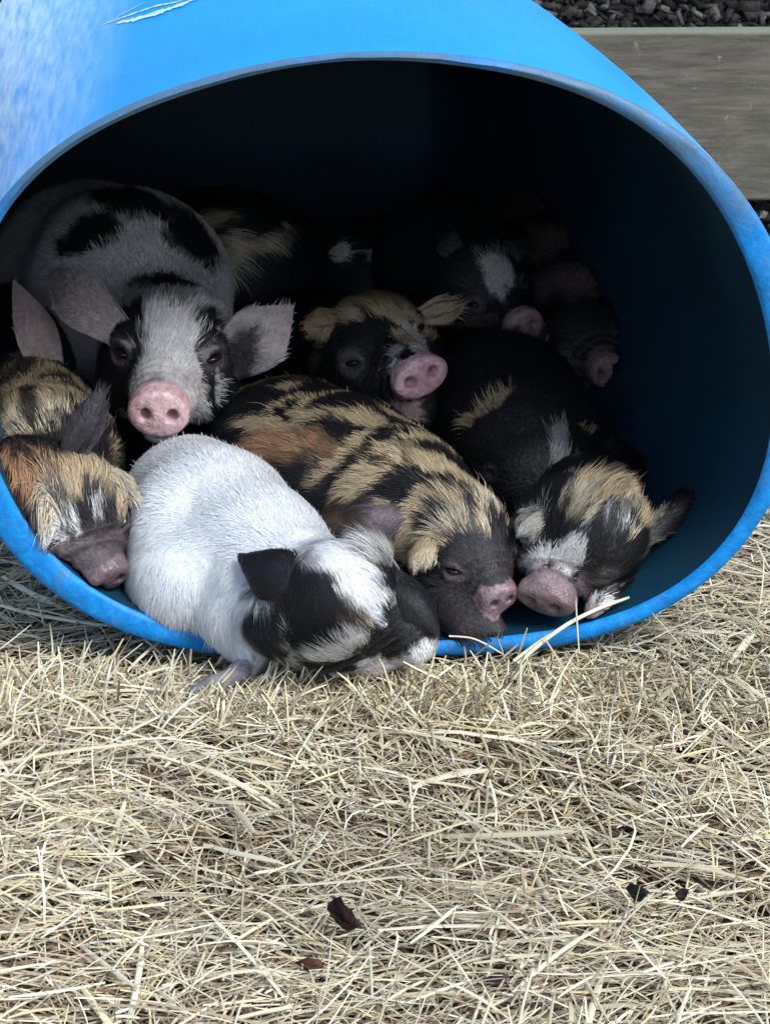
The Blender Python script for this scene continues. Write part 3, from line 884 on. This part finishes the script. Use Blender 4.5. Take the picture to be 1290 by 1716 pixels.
# --- big spotted pig looking out at the left
g = Pig()
g.body([(265, 555, 0.33, 115), (215, 490, 0.43, 155), (150, 478, 0.53, 155), (90, 490, 0.62, 125)], 0.04)
g.make_head((288, 590, 0.275), (267, 694, 0.160), 118, up=(0.05, -0.3, 1.0), snw=0.43, snh=0.355)
_T = g.head[4]; _L = g.head[3]; _Rm = g.head[2]; _M = g.head[1]
g.prims.append((sd_ell, (_T((0, _L - .22, -.40)), _M, np.array((.26, .20, .13)) * _Rm), .05 * _Rm, np.array([0, 0, -1.0])))
g.ear((200, 555), (82, 452, 0.30), 54, face=(-0.1, -1, 0.3), cup=0.35, col=(0.36, 0.32, 0.32), bend=0.05)
g.ear((382, 605), (492, 512, 0.27), 68, point=1.05, face=(0.1, -1, 0.25), cup=0.42, col=(0.42, 0.38, 0.36), bend=0.05)
PIGS['C'] = build_pig(g, 'pig', 'large white pig with black spots and pink snout, resting its chin on another', (0.68, 0.66, 0.65), [
    (150, 385, 66, 30, -18, BK), (235, 335, 90, 26, 14, BK), (325, 400, 40, 66, -30, BK), (270, 470, 70, 22, 0, BK), (25, 590, 40, 60, 0, BK), (330, 450, 40, 22, 40, (0.5, 0.5, 0.5)),
    (195, 580, 42, 70, 15, BK), (190, 650, 46, 60, 0, BK), (372, 605, 32, 75, -5, BK), (365, 690, 34, 45, 0, BK), (280, 488, 80, 16, 0, GRY), (215, 720, 50, 30, 0, (0.05, 0.05, 0.05)),
    (285, 545, 58, 42, 0, WH, {'hl': 1.2}), (285, 600, 40, 40, 0, WH), (285, 640, 42, 30, 0, WH), (232, 655, 20, 22, 0, LG), (205, 592, 30, 42, 10, BK), (362, 598, 28, 40, -10, BK), (215, 530, 24, 30, 30, BK), (355, 530, 24, 26, -30, BK), (340, 685, 14, 40, -8, WH), (385, 650, 28, 70, 0, BK), (180, 640, 50, 70, 0, BK),
    (212, 572, 16, 6, 15, GRY), (355, 583, 16, 5, -20, GRY), (352, 603, 6, 7, 0, GRY), (372, 655, 4, 30, 0, LG),
    (268, 632, 48, 14, 0, (0.26, 0.22, 0.22), {'hl': 0.5, 'soft': 0.8, 'jit': 1.0}), (300, 500, 18, 9, 0, (0.3, 0.25, 0.18)), (268, 725, 40, 14, 0, (0.62, 0.36, 0.36), {'hl': 0.1}),
    (470, 560, 28, 46, 20, (0.50, 0.45, 0.42), {'ears': True}), (410, 600, 30, 50, 10, (0.03, 0.03, 0.032), {'ears': True}), (455, 625, 30, 20, 0, GRY, {'ears': True})],
    snout_col=(0.72, 0.47, 0.475), hairs=42000, hair_len=0.015, seed=8, group=None)

# --- tan and black brindled piglet in the middle
g = Pig()
g.body([(745, 875, 0.075, 82), (670, 840, 0.125, 108), (580, 800, 0.18, 124), (490, 770, 0.235, 124), (420, 750, 0.28, 90)], 0.03)
g.make_head((782, 915, 0.06), (838, 1005, 0.010), 86, up=(0.1, -0.6, 1.0), snw=0.40, snh=0.32)
g.body([(690, 870, 0.07, 42), (625, 872, 0.062, 32), (560, 880, 0.075, 26)], 0.012, flow=(-1, 0, -0.2))
g.body([(760, 1000, 0.045, 60), (780, 1045, 0.02, 34), (830, 1062, 0.012, 22)], 0.015, flow=(0.5, -0.4, -0.5))
g.ear((738, 885), (700, 948), 36, lift=0.014, face=(-0.5, -0.9, 0.6), cup=-0.4, col=TAN, bend=-0.25)
g.ear((838, 880), (868, 920), 22, face=(0.6, -0.8, 0.5), cup=-0.3, col=BK)
PIGS['D'] = build_pig(g, 'piglet', 'tan and black striped piglet asleep between the white piglet and the pink-nosed one', BK, [
    (470, 742, 66, 24, 4, GIN, {'soft': 0.5, 'jit': 1.0}), (440, 705, 60, 9, 8, TAN), (520, 690, 50, 8, 10, TAN), (620, 880, 75, 32, 5, PUR, {'hl': 0.25, 'soft': 0.3}), (560, 870, 50, 40, 20, BRN),
    (740, 790, 62, 20, 40, TAN), (705, 822, 34, 20, 0, BK), (760, 815, 50, 10, 20, BK),
    (690, 880, 16, 62, 28, TAN), (770, 845, 56, 16, 20, TAN), (752, 880, 46, 11, -18, CREAM), (725, 868, 30, 16, -40, BK), (825, 845, 16, 34, -30, CREAM), (800, 858, 12, 26, -15, BK), (838, 880, 16, 30, -30, BK),
    (820, 890, 6, 22, 10, CREAM), (770, 905, 18, 26, 20, BK), (795, 930, 44, 40, 10, (0.022, 0.02, 0.026), {'hl': 0.5}), (740, 980, 40, 60, 0, BK),
    (725, 940, 50, 14, 0, CREAM, {'ears': True}), (775, 990, 8, 34, 0, GRY), (800, 985, 30, 24, 20, (0.06, 0.05, 0.06), {'hl': 0.3}), (800, 1052, 60, 24, 0, BRN)],
    snout_col=(0.27, 0.185, 0.20), hairs=50000, hair_len=0.022, brindle=((-0.80, -0.1, -0.60), 115, 0.26, TAN, None), griz=[(BK, 0.85, 190)], seed=12, lift0=0.07, muz=((0.035, 0.03, 0.034), 0.62))

# --- black piglet with tan topknot at the right of the mouth
g = Pig()
g.body([(975, 895, 0.085, 85), (985, 860, 0.15, 85), (1000, 835, 0.22, 88), (995, 800, 0.30, 80)], 0.02)
g.make_head((965, 900, 0.060), (912, 1008, 0.006), 98, up=(-0.05, -0.6, 1.0), snw=0.52, snh=0.32, skull=(1.05, 0.95, 1.0))
g.ell(1010, 905, 0.03, 70, 60, 68, 0.02, flow=(0.2, 0.3, 0.6))
g.body([(1015, 985, 0.045, 34), (1008, 1012, 0.018, 20), (992, 1030, 0.006, 12)], 0.012, flow=(0.6, -0.3, 0.3))
g.ear((925, 858), (868, 892, 0.03), 32, face=(-0.3, -0.9, 0.5), cup=-0.35, col=(0.30, 0.29, 0.26), bend=-0.2)
g.ear((1075, 905), (1192, 806, 0.19), 30, sink=0.035, point=1.25, face=(0.0, -1, 0.5), cup=0.2, col=BK)
PIGS['E'] = build_pig(g, 'piglet', 'black piglet with a tan topknot and brown snout lying on the right of the rim', BK, [
    (1010, 822, 72, 20, 4, TAN, {'hl': 1.6, 'lift': 1.0}), (950, 838, 24, 26, 20, CREAM, {'hl': 1.2, 'lift': 0.6}), (1072, 858, 18, 34, -25, TAN, {'hl': 1.2, 'lift': 0.7}),
    (972, 880, 9, 44, 22, CREAM), (958, 905, 10, 30, 20, LG), (1040, 885, 40, 9, -32, LG, {'jit': 1.2}), (1010, 872, 8, 30, 10, GRY), (1055, 905, 26, 7, -20, CREAM),
    (1015, 925, 56, 46, 0, (0.02, 0.018, 0.02), {'hl': 0.7}), (905, 938, 42, 20, 0, WH), (945, 940, 20, 34, 25, WH), (885, 895, 30, 22, 0, GRY),
    (905, 985, 56, 40, 0, (0.27, 0.19, 0.19), {'hl': 0.35}), (965, 1000, 34, 34, 0, (0.20, 0.15, 0.155), {'hl': 0.35}), (1003, 1004, 20, 13, -20, WH, {'hl': 0.9, 'lift': 0.4}), (988, 1032, 20, 14, 0, (0.26, 0.19, 0.19), {'hl': 0.3}),
    (860, 935, 8, 40, 0, CREAM)],
    snout_col=(0.225, 0.165, 0.165), hairs=42000, hair_len=0.018, seed=17, griz=[((0.20, 0.18, 0.15), 0.75, 170), (BK, 0.6, 150)])

# --- tan and black piglet with a raised pink snout
g = Pig()
g.body([(610, 605, 0.36, 90), (570, 595, 0.43, 92), (530, 585, 0.50, 92), (500, 570, 0.56, 80)], 0.02)
g.make_head((630, 588, 0.335), (705, 632, 0.245), 100, up=(-0.25, -0.3, 1.0), snw=0.50, snh=0.33)
g.body([(640, 660, 0.30, 70), (690, 690, 0.27, 42)], 0.02)
g.ear((572, 540), (505, 550, 0.31), 34, face=(-0.2, -1, 0.4), cup=-0.3, col=(0.30, 0.22, 0.13), bend=-0.2)
g.ear((705, 530), (778, 508, 0.34), 30, face=(0.1, -1, 0.3), cup=0.3, col=(0.34, 0.25, 0.16))
PIGS['F'] = build_pig(g, 'piglet', 'tan and black piglet holding its bright pink snout up behind the striped one', BK, [
    (560, 528, 62, 18, -12, TAN), (675, 528, 66, 14, 24, TAN), (755, 515, 24, 16, -10, TAN), (640, 500, 80, 10, 0, (0.25, 0.17, 0.09)), (525, 600, 9, 60, 10, (0.2, 0.16, 0.11)),
    (705, 570, 13, 42, -28, LG), (660, 580, 12, 14, 0, GRY), (655, 612, 18, 12, -25, LG), (680, 555, 22, 12, 30, TAN), (590, 585, 40, 28, 0, BK), (625, 548, 24, 14, 0, BK),
    (675, 688, 46, 30, 10, (0.34, 0.22, 0.20), {'hl': 0.25}), (735, 680, 30, 26, 0, BK), (600, 650, 60, 36, 0, BK)],
    snout_col=(0.64, 0.42, 0.45), hairs=24000, hair_len=0.017, seed=23, griz=[(BK, 0.55, 150)])

# --- dark piglet pressed to the left wall, one pale ear up
g = Pig()
g.body([(60, 640, 0.29, 62), (35, 600, 0.35, 78), (15, 570, 0.42, 80), (0, 550, 0.48, 66)], 0.03)
g.ear((85, 640), (26, 468, 0.30), 44, face=(0.35, -1, 0.3), cup=0.45, col=(0.36, 0.29, 0.28), bend=0.12, point=1.0)
PIGS['M'] = build_pig(g, 'piglet', 'dark piglet with one pale pinkish ear raised, squeezed behind the ginger piglet', BK, [
    (60, 610, 36, 40, 20, (0.30, 0.26, 0.26))], hairs=7000, hair_len=0.014, h=0.003, seed=53, eyes=False)

# --- black piglet curled behind the right-hand sleepers
g = Pig()
g.body([(900, 800, 0.20, 90), (880, 745, 0.26, 118), (840, 700, 0.32, 128), (790, 655, 0.39, 105)], 0.03)
g.body([(955, 760, 0.26, 60), (975, 800, 0.22, 40)], 0.02)
g.make_head((940, 745, 0.30), (985, 790, 0.235), 70, up=(-0.1, -0.3, 1.0))
PIGS['G'] = build_pig(g, 'piglet', 'black piglet with one tan streak, curled behind the topknot piglet', BK, [
    (820, 668, 52, 12, -36, TAN, {'hl': 1.3}), (938, 738, 15, 46, 8, (0.30, 0.29, 0.30)), (990, 715, 26, 5, 25, TAN)], snout_col=(0.05, 0.04, 0.04), hairs=9000, hair_len=0.016, h=0.003, seed=29, eyes=False)

# --- piglets deep in the barrel
g = Pig()
g.body([(800, 480, 0.46, 85), (750, 450, 0.54, 110), (700, 440, 0.62, 100)], 0.03)
g.make_head((815, 485, 0.45), (878, 548, 0.385), 70, up=(-0.2, -0.3, 1), snw=0.50, snh=0.46)
g.ear((770, 430, 0.44), (735, 395, 0.46), 28, col=BK); g.ear((850, 440, 0.45), (870, 400, 0.46), 26, col=BK)
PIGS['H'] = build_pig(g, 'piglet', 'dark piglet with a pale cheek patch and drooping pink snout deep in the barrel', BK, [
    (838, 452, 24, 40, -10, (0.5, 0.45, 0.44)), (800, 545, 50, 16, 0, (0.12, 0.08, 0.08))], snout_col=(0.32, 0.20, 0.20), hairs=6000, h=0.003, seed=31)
g = Pig()
g.body([(980, 590, 0.44, 80), (960, 560, 0.52, 105), (930, 540, 0.60, 95)], 0.03)
g.make_head((975, 590, 0.435), (1018, 622, 0.375), 80, up=(-0.2, -0.3, 1), snw=0.40, snh=0.36)
g.ear((930, 545, 0.42), (900, 590, 0.41), 28, col=DPK, cup=-0.3); g.ear((1030, 545, 0.44), (1060, 580, 0.43), 26, col=DPK, cup=-0.3)
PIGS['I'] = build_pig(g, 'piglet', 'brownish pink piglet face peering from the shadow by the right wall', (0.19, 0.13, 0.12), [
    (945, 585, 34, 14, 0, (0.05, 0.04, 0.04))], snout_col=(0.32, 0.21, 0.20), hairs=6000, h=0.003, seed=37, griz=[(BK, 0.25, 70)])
g = Pig()
g.body([(930, 440, 0.62, 80), (905, 430, 0.70, 105), (870, 430, 0.77, 90)], 0.03)
g.make_head((935, 440, 0.61), (965, 470, 0.53), 72, up=(-0.2, -0.3, 1))
g.ear((895, 395, 0.60), (865, 420, 0.59), 26, col=BRN, cup=-0.3); g.ear((975, 395, 0.61), (1000, 425, 0.60), 24, col=BRN, cup=-0.3)
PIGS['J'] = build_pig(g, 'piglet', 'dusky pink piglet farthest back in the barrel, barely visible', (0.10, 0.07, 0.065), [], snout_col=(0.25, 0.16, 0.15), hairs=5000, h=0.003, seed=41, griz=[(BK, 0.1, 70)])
g = Pig()
g.body([(320, 400, 0.60, 80), (390, 440, 0.58, 110), (450, 470, 0.60, 105), (500, 500, 0.62, 80)], 0.03)
PIGS['K'] = build_pig(g, 'piglet', 'black piglet with tan side streaks lying behind the big spotted pig', BK, [
    (372, 430, 34, 44, 20, CREAM), (410, 440, 30, 34, 0, CREAM), (455, 408, 52, 13, -42, CREAM), (340, 365, 42, 14, -15, (0.4, 0.33, 0.24)), (335, 380, 10, 24, 30, TAN), (440, 460, 40, 40, 0, BK)],
    hairs=9000, hair_len=0.022, h=0.003, seed=43, eyes=False)
g = Pig()
g.body([(550, 470, 0.62, 80), (620, 480, 0.60, 100), (690, 490, 0.62, 90)], 0.03)
PIGS['L'] = build_pig(g, 'piglet', 'black piglet with two white patches on its back, behind the pink-snouted piglet', BK, [
    (562, 420, 17, 17, 0, (0.7, 0.66, 0.6)), (655, 432, 36, 22, 15, WH), (690, 455, 14, 14, 0, (0.7, 0.68, 0.66))], hairs=6000, h=0.003, seed=47, eyes=False)

# ------------------------------------------------------------------ straw
def ribbons(p0, az, el, ln, wd, bendv, roll, cols, seg=3, cross=True):
    """bent strips; p0 (n,3) centre, returns verts, quads, colours"""
    n = len(p0)
    d = np.stack([np.cos(az) * np.cos(el), np.sin(az) * np.cos(el), np.sin(el)], 1)
    side = nrm(np.stack([-np.sin(az), np.cos(az), np.zeros(n)], 1))
    up = np.cross(d, side)
    wdir = side * np.cos(roll)[:, None] + up * np.sin(roll)[:, None]
    vs_ = []
    nrm_ = np.cross(wdir, d)
    nrm_ = nrm_ * np.where(nrm_[:, 2:3] < 0, -1, 1)
    t = np.linspace(-0.5, 0.5, seg + 1)
    for k, tk in enumerate(t):
        c = p0 + d * (ln * tk)[:, None] + (side * bendv[:, :1] + up * bendv[:, 1:]) * (ln * (tk * tk - 0.08))[:, None]
        w = wd * (1.0 if 0 < k < seg else 0.6) * 0.5
        vs_ += [c - wdir * w[:, None], c + nrm_ * (w * 0.8)[:, None], c + wdir * w[:, None]]
    return np.stack(vs_, 1)                                # n, 3(seg+1), 3

PALE = np.array([(0.63, 0.555, 0.375), (0.56, 0.48, 0.31), (0.72, 0.66, 0.48), (0.46, 0.37, 0.24), (0.62, 0.555, 0.42), (0.38, 0.29, 0.19), (0.63, 0.53, 0.30)])
DULL = np.array([(0.25, 0.17, 0.105), (0.31, 0.22, 0.14), (0.17, 0.115, 0.075), (0.34, 0.26, 0.165), (0.27, 0.16, 0.095)])

def outside(V):
    """straw points that keep clear of the barrel wall and its inside"""
    p = V.reshape(-1, 3)
    s = np.clip(p[:, 1], 0, BLEN)
    x = p[:, 0] - b_center(s); z = p[:, 2] - BZ * b_scale(s)
    inside = (np.hypot(x, z) < polar(CO, np.arctan2(z, x)) * b_scale(s) + 0.001) & (p[:, 1] > -0.003) & (p[:, 1] < BLEN + 0.02)
    return ~inside.reshape(V.shape[:2]).any(1)

PIG_A = g
def build_straw():
    rng = np.random.default_rng(99)
    VV, QQ, CC = [], [], []
    base = 0
    def add(n, xr, yr, zfun, lnr, wdr, elr, pal, stand=0.0):
        nonlocal base
        x = rng.uniform(*xr, n); y = rng.uniform(*yr, n)
        pq = np.stack([x, y, np.zeros(n)], 1)
        gz = ground_z(x, y)
        z = gz + zfun(n, pq)
        # lie of the straw drifts from place to place
        az = rng.uniform(0, np.pi * 2, n)
        pref = 0.25 + 0.9 * noise3(pq, 5.0, 31)
        m = rng.random(n) < 0.45
        az = np.where(m, pref * 1.6 + rng.normal(0, 0.6, n), az)
        el = rng.normal(0, elr, n)
        st = rng.random(n) < stand
        el = np.where(st, rng.uniform(0.4, 1.2, n), el)
        ln = rng.gamma(4.0, (lnr[1] - lnr[0]) / 6, n) + lnr[0]
        ln = np.where(st, ln * 0.7, ln)
        z = z + np.where(st, ln * 0.3, 0)
        wd = rng.uniform(*wdr, n)
        bendv = np.stack([rng.normal(0, 0.10, n), rng.normal(-0.05, 0.10, n)], 1)
        odd = rng.random(n) < 0.13
        bendv = np.where(odd[:, None], bendv * 5, bendv)
        c = pal[rng.integers(0, len(pal), n)] * rng.uniform(0.75, 1.15, n)[:, None] * (1 + 0.16 * noise3(pq, 9, 40))[:, None]
        V = ribbons(np.stack([x, y, z], 1), az, el, ln, wd, bendv, rng.uniform(-0.7, 0.7, n), None, 4)
        ok = outside(V) & (V[:, :, 2].max(1) < 0.16)
        V = V[ok]; k = V.shape[1]; n2 = len(V)
        qq = np.concatenate([(np.arange(n2) * k)[:, None] + np.array([[3 * s + e, 3 * s + e + 1, 3 * s + e + 4, 3 * s + e + 3]]) for s in range(k // 3 - 1) for e in (0, 1)])
        VV.append(V.reshape(-1, 3)); QQ.append(qq + base); CC.append(np.repeat(np.clip(c, 0.02, 0.8)[ok], k, 0)); base += n2 * k
    X, Y = (-0.75, 0.75), (-0.95, 0.55)
    add(12000, X, Y, lambda n, p: rng.uniform(-0.004, 0.004, n), (0.02, 0.07), (0.0018, 0.0040), 0.08, DULL)
    add(22000, X, Y, lambda n, p: rng.uniform(0.0, 0.010, n), (0.015, 0.055), (0.0009, 0.0022), 0.13, np.concatenate([PALE, DULL, DULL[:4]]))
    add(27000, X, Y, lambda n, p: rng.uniform(0.004, 0.018, n) + 0.012 * np.clip(noise3(p, 11, 50), 0, 1), (0.014, 0.056), (0.0008, 0.0021), 0.17, PALE, 0.06)
    add(5500, X, Y, lambda n, p: rng.uniform(0.010, 0.026, n), (0.025, 0.085), (0.0009, 0.0024), 0.16, PALE[:5], 0.12)
    # broad flattened stalks and short chaff
    add(500, X, Y, lambda n, p: rng.uniform(0.012, 0.024, n), (0.03, 0.10), (0.0030, 0.0052), 0.12, PALE[:5])
    add(9000, X, Y, lambda n, p: rng.uniform(0.002, 0.022, n), (0.005, 0.016), (0.0008, 0.0024), 0.35, np.concatenate([PALE, DULL[:2]]))
    # tufts pushed up against the rim
    add(2600, (-0.42, 0.42), (-0.12, -0.004), lambda n, p: rng.uniform(0.0, 0.020, n), (0.02, 0.065), (0.0010, 0.0024), 0.4, PALE, 0.35)
    add(300, (-0.17, -0.09), (-0.125, -0.075), lambda n, p: rng.uniform(0.003, 0.02, n), (0.02, 0.05), (0.0010, 0.0024), 0.4, PALE, 0.35)
    add(520, (-0.10, 0.08), (-0.115, -0.07), lambda n, p: rng.uniform(0.005, 0.025, n), (0.02, 0.055), (0.0010, 0.0024), 0.5, PALE, 0.5)
    add(5000, (-2.2, 2.2), (0.3, 1.16), lambda n, p: rng.uniform(0.0, 0.01, n), (0.03, 0.09), (0.002, 0.004), 0.15, np.concatenate([PALE, DULL]))
    o = mesh_obj('straw', np.concatenate(VV), np.concatenate(QQ), M_STRAW, None, True, np.concatenate(CC))
    tag(o, 'loose pale straw bedding covering the ground before the barrel', 'straw', kind='stuff')
build_straw()

M_DARK, _, _ = material('dark_soil', (0.022, 0.018, 0.015), 0.95, 0.1)
# ------------------------------------------------------------------ mulch beyond the fence
def build_mulch():
    rng = np.random.default_rng(5)
    n = 38000
    x = rng.uniform(-1.6, 2.4, n); y = FY - 0.16 + 2.5 * rng.random(n)
    keep = ~((np.abs((x - 0.9)) > 9))
    t = np.clip((y - FY - 0.3) / 2.3, 0, 1)
    z = 0.01 + 0.16 * t + 0.02 * rng.random(n)
    p = np.stack([x, y, z], 1)
    sz = rng.uniform(0.007, 0.03, n)
    cube = np.array([[-1, -1, -1], [1, -1, -1], [1, 1, -1], [-1, 1, -1], [-1, -1, 1], [1, -1, 1], [1, 1, 1], [-1, 1, 1]], float)
    V = cube[None] * np.stack([sz, sz * rng.uniform(0.25, 0.6, n), sz * rng.uniform(0.12, 0.4, n)], 1)[:, None] * 0.5
    V = V * rng.uniform(0.6, 1.2, (n, 8, 3))
    a, b, c = rng.uniform(0, 6.28, n), rng.normal(0, 0.7, n), rng.normal(0, 0.7, n)
    def rot(V, ang, i, j):
        ca, sa = np.cos(ang)[:, None], np.sin(ang)[:, None]
        W = V.copy(); W[..., i] = V[..., i] * ca - V[..., j] * sa; W[..., j] = V[..., i] * sa + V[..., j] * ca
        return W
    V = rot(rot(rot(V, b, 0, 2), c, 1, 2), a, 0, 1) + p[:, None]
    fq = np.array([[0, 3, 2, 1], [4, 5, 6, 7], [0, 1, 5, 4], [1, 2, 6, 5], [2, 3, 7, 6], [3, 0, 4, 7]])
    q = ((np.arange(n) * 8)[:, None, None] + fq[None]).reshape(-1, 4)
    pal = np.array([(0.035, 0.03, 0.027), (0.06, 0.053, 0.048), (0.022, 0.02, 0.019), (0.10, 0.09, 0.082), (0.17, 0.155, 0.14), (0.045, 0.04, 0.036)])
    c = pal[rng.integers(0, 6, n)] * rng.uniform(0.4, 0.9, n)[:, None]
    o = mesh_obj('bark_mulch', V.reshape(-1, 3), q, mat_attr('bark', 0.9, 0.1, 0.7, 0.0, 1.0), None, False, np.repeat(c, 8, 0))
    tag(o, 'dark grey bark mulch heaped behind the timber fence', 'mulch', kind='stuff')
    # the bank it lies on
    gx, gy = np.meshgrid(np.linspace(-4, 6, 40), np.linspace(0, 1, 30), indexing='ij')
    yy = FY + 0.03 + gy * 5; tt = np.clip((yy - FY - 0.3) / 2.3, 0, 1)
    vv = np.stack([gx, yy, -0.005 + 0.16 * tt + 0.012 * np.sin(gx * 9 + yy * 7)], -1).reshape(-1, 3)
    i, j = np.meshgrid(np.arange(39), np.arange(29), indexing='ij'); i = i.ravel(); j = j.ravel()
    tag(mesh_obj('bank', vv, np.stack([i * 30 + j, (i + 1) * 30 + j, (i + 1) * 30 + j + 1, i * 30 + j + 1], 1), M_DARK), kind='structure')
build_mulch()

# ------------------------------------------------------------------ single stalks, twig and dead leaves
def stalk(name, pts, w, col, label, cat, group=None):
    c = np.array([P(*p) if len(p) == 3 else p for p in pts])
    # smooth the polyline
    t = np.linspace(0, len(c) - 1, 4 * (len(c) - 1) + 1)
    c = np.stack([np.interp(t, np.arange(len(c)), c[:, k]) for k in range(3)], 1)
    for _ in range(3): c[1:-1] = (c[:-2] + 2 * c[1:-1] + c[2:]) / 4
    tg = nrm(np.gradient(c, axis=0)); up = nrm(CAM - c); sd = nrm(np.cross(tg, up)); up = np.cross(sd, tg)
    k = len(c); rad = w * 0.5 * np.interp(np.linspace(0, 1, k), [0, 0.1, 0.8, 1], [0.9, 1, 0.9, 0.6])[:, None]
    ring = [c + sd * rad * math.cos(a) + up * rad * 0.6 * math.sin(a) for a in np.linspace(0, 2 * math.pi, 7)[:-1]]
    V = np.stack(ring, 1).reshape(-1, 3)
    i, j = np.meshgrid(np.arange(k - 1), np.arange(6), indexing='ij'); i = i.ravel(); j = j.ravel(); j2 = (j + 1) % 6
    f = [np.stack([i * 6 + j, i * 6 + j2, (i + 1) * 6 + j2, (i + 1) * 6 + j], 1), np.array([[0, 1, 2, 3, 4, 5], [(k - 1) * 6 + q for q in (5, 4, 3, 2, 1, 0)]])]
    shade = np.interp(np.linspace(0, 1, k), [0, 0.5, 1], [0.9, 1.05, 0.95])
    o = mesh_obj(name, V, f, M_STRAW, None, True, np.repeat(np.array(col)[None] * shade[:, None], 6, 0), origin=c[0])
    tag(o, label, cat, group)
SG = 'loose stalks lying over the barrel rim'
stalk('straw_stalk', [(868, 1112, -0.03), (905, 1078, -0.022), (950, 1045, -0.012), (1000, 1020, 0.0), (1054, 1001, 0.012)], 0.0036, (0.66, 0.63, 0.46), 'long thick straw stalk leaning over the rim under the topknot piglet', 'straw stalk')
stalk('straw_stalk', [(860, 1108, -0.03), (890, 1085, -0.022), (925, 1060, -0.012)], 0.0030, (0.62, 0.58, 0.42), 'short bent straw stalk beside the long one on the rim', 'straw stalk')
stalk('straw_stalk', [(752, 1066, -0.006), (790, 1068, -0.008), (815, 1080, -0.012), (845, 1098, -0.02)], 0.0016, (0.66, 0.62, 0.46), 'thin curled straw wisp on the rim below the striped piglet', 'straw stalk')
stalk('straw_stalk', [(964, 1000, -0.012), (966, 1040, -0.012), (970, 1095, -0.02)], 0.0014, (0.62, 0.6, 0.5), 'thin upright straw crossing the rim below the topknot piglet', 'straw stalk')
stalk('twig', [PZ(1200, 972, 0.03), PZ(1225, 965, 0.034), PZ(1250, 962, 0.034), PZ(1262, 952, 0.036)], 0.005, (0.07, 0.045, 0.035), 'dark brown twig on the straw beside the barrel', 'twig')

def leaf(pts, zs, label, col, curl):
    """torn dead leaf from an outline in photo pixels lying in the straw"""
    b = np.array([PZ(u, v, z) for (u, v), z in zip(pts, zs)])
    c = b.mean(0) - np.array([0, 0, curl])
    mid = (b + c) / 2 - np.array([0, 0, curl * 0.2])
    n = len(b); V = np.concatenate([b, mid, [c]]); V = np.concatenate([V, V + [0, 0.0002, -0.0010]])
    i = np.arange(n); j = (i + 1) % n; K = 2 * n + 1
    q = np.stack([i, j, n + j, n + i], 1); t = np.stack([n + i, n + j, np.full(n, 2 * n)], 1)
    o = mesh_obj('dead_leaf', V, [np.concatenate([q, q[:, ::-1] + K, np.stack([i, i + K, j + K, j], 1)]), np.concatenate([t, t[:, ::-1] + K])], M_STRAW, None, False,
                 np.tile(np.array(col), (len(V), 1)) * np.random.default_rng(3).uniform(0.7, 1.3, (len(V), 1)), origin=c)
    tag(o, label, 'leaf')
leaf([(546, 1519), (560, 1505), (571, 1502), (577, 1515), (590, 1526), (596, 1538), (606, 1548), (592, 1551), (574, 1545), (558, 1532)], [0.026, 0.03, 0.036, 0.034, 0.032, 0.03, 0.028, 0.024, 0.022, 0.024], 'curled dark brown dead leaf lying in the open straw', (0.030, 0.012, 0.008), 0.012)
leaf([(1048, 1487), (1056, 1480), (1072, 1484), (1088, 1494), (1078, 1503), (1060, 1500)], [0.024, 0.026, 0.028, 0.026, 0.022, 0.022], 'small black dead leaf in the straw, the larger of a pair', (0.010, 0.008, 0.008), 0.008)
leaf([(1130, 1497), (1142, 1488), (1154, 1490), (1150, 1500), (1138, 1503)], [0.024, 0.026, 0.027, 0.024, 0.022], 'tiny dark dead leaf beside the small black one', (0.020, 0.016, 0.016), 0.006)
leaf([(495, 1612), (515, 1604), (538, 1608), (542, 1618), (520, 1624)], [0.014, 0.018, 0.018, 0.014, 0.014], 'reddish brown leaf scrap half buried in straw', (0.07, 0.03, 0.02), 0.006)
leaf([(812, 1640), (828, 1630), (852, 1632), (846, 1645), (824, 1650)], [0.014, 0.018, 0.018, 0.014, 0.014], 'dull purple brown leaf scrap poking from the straw', (0.06, 0.04, 0.04), 0.006)
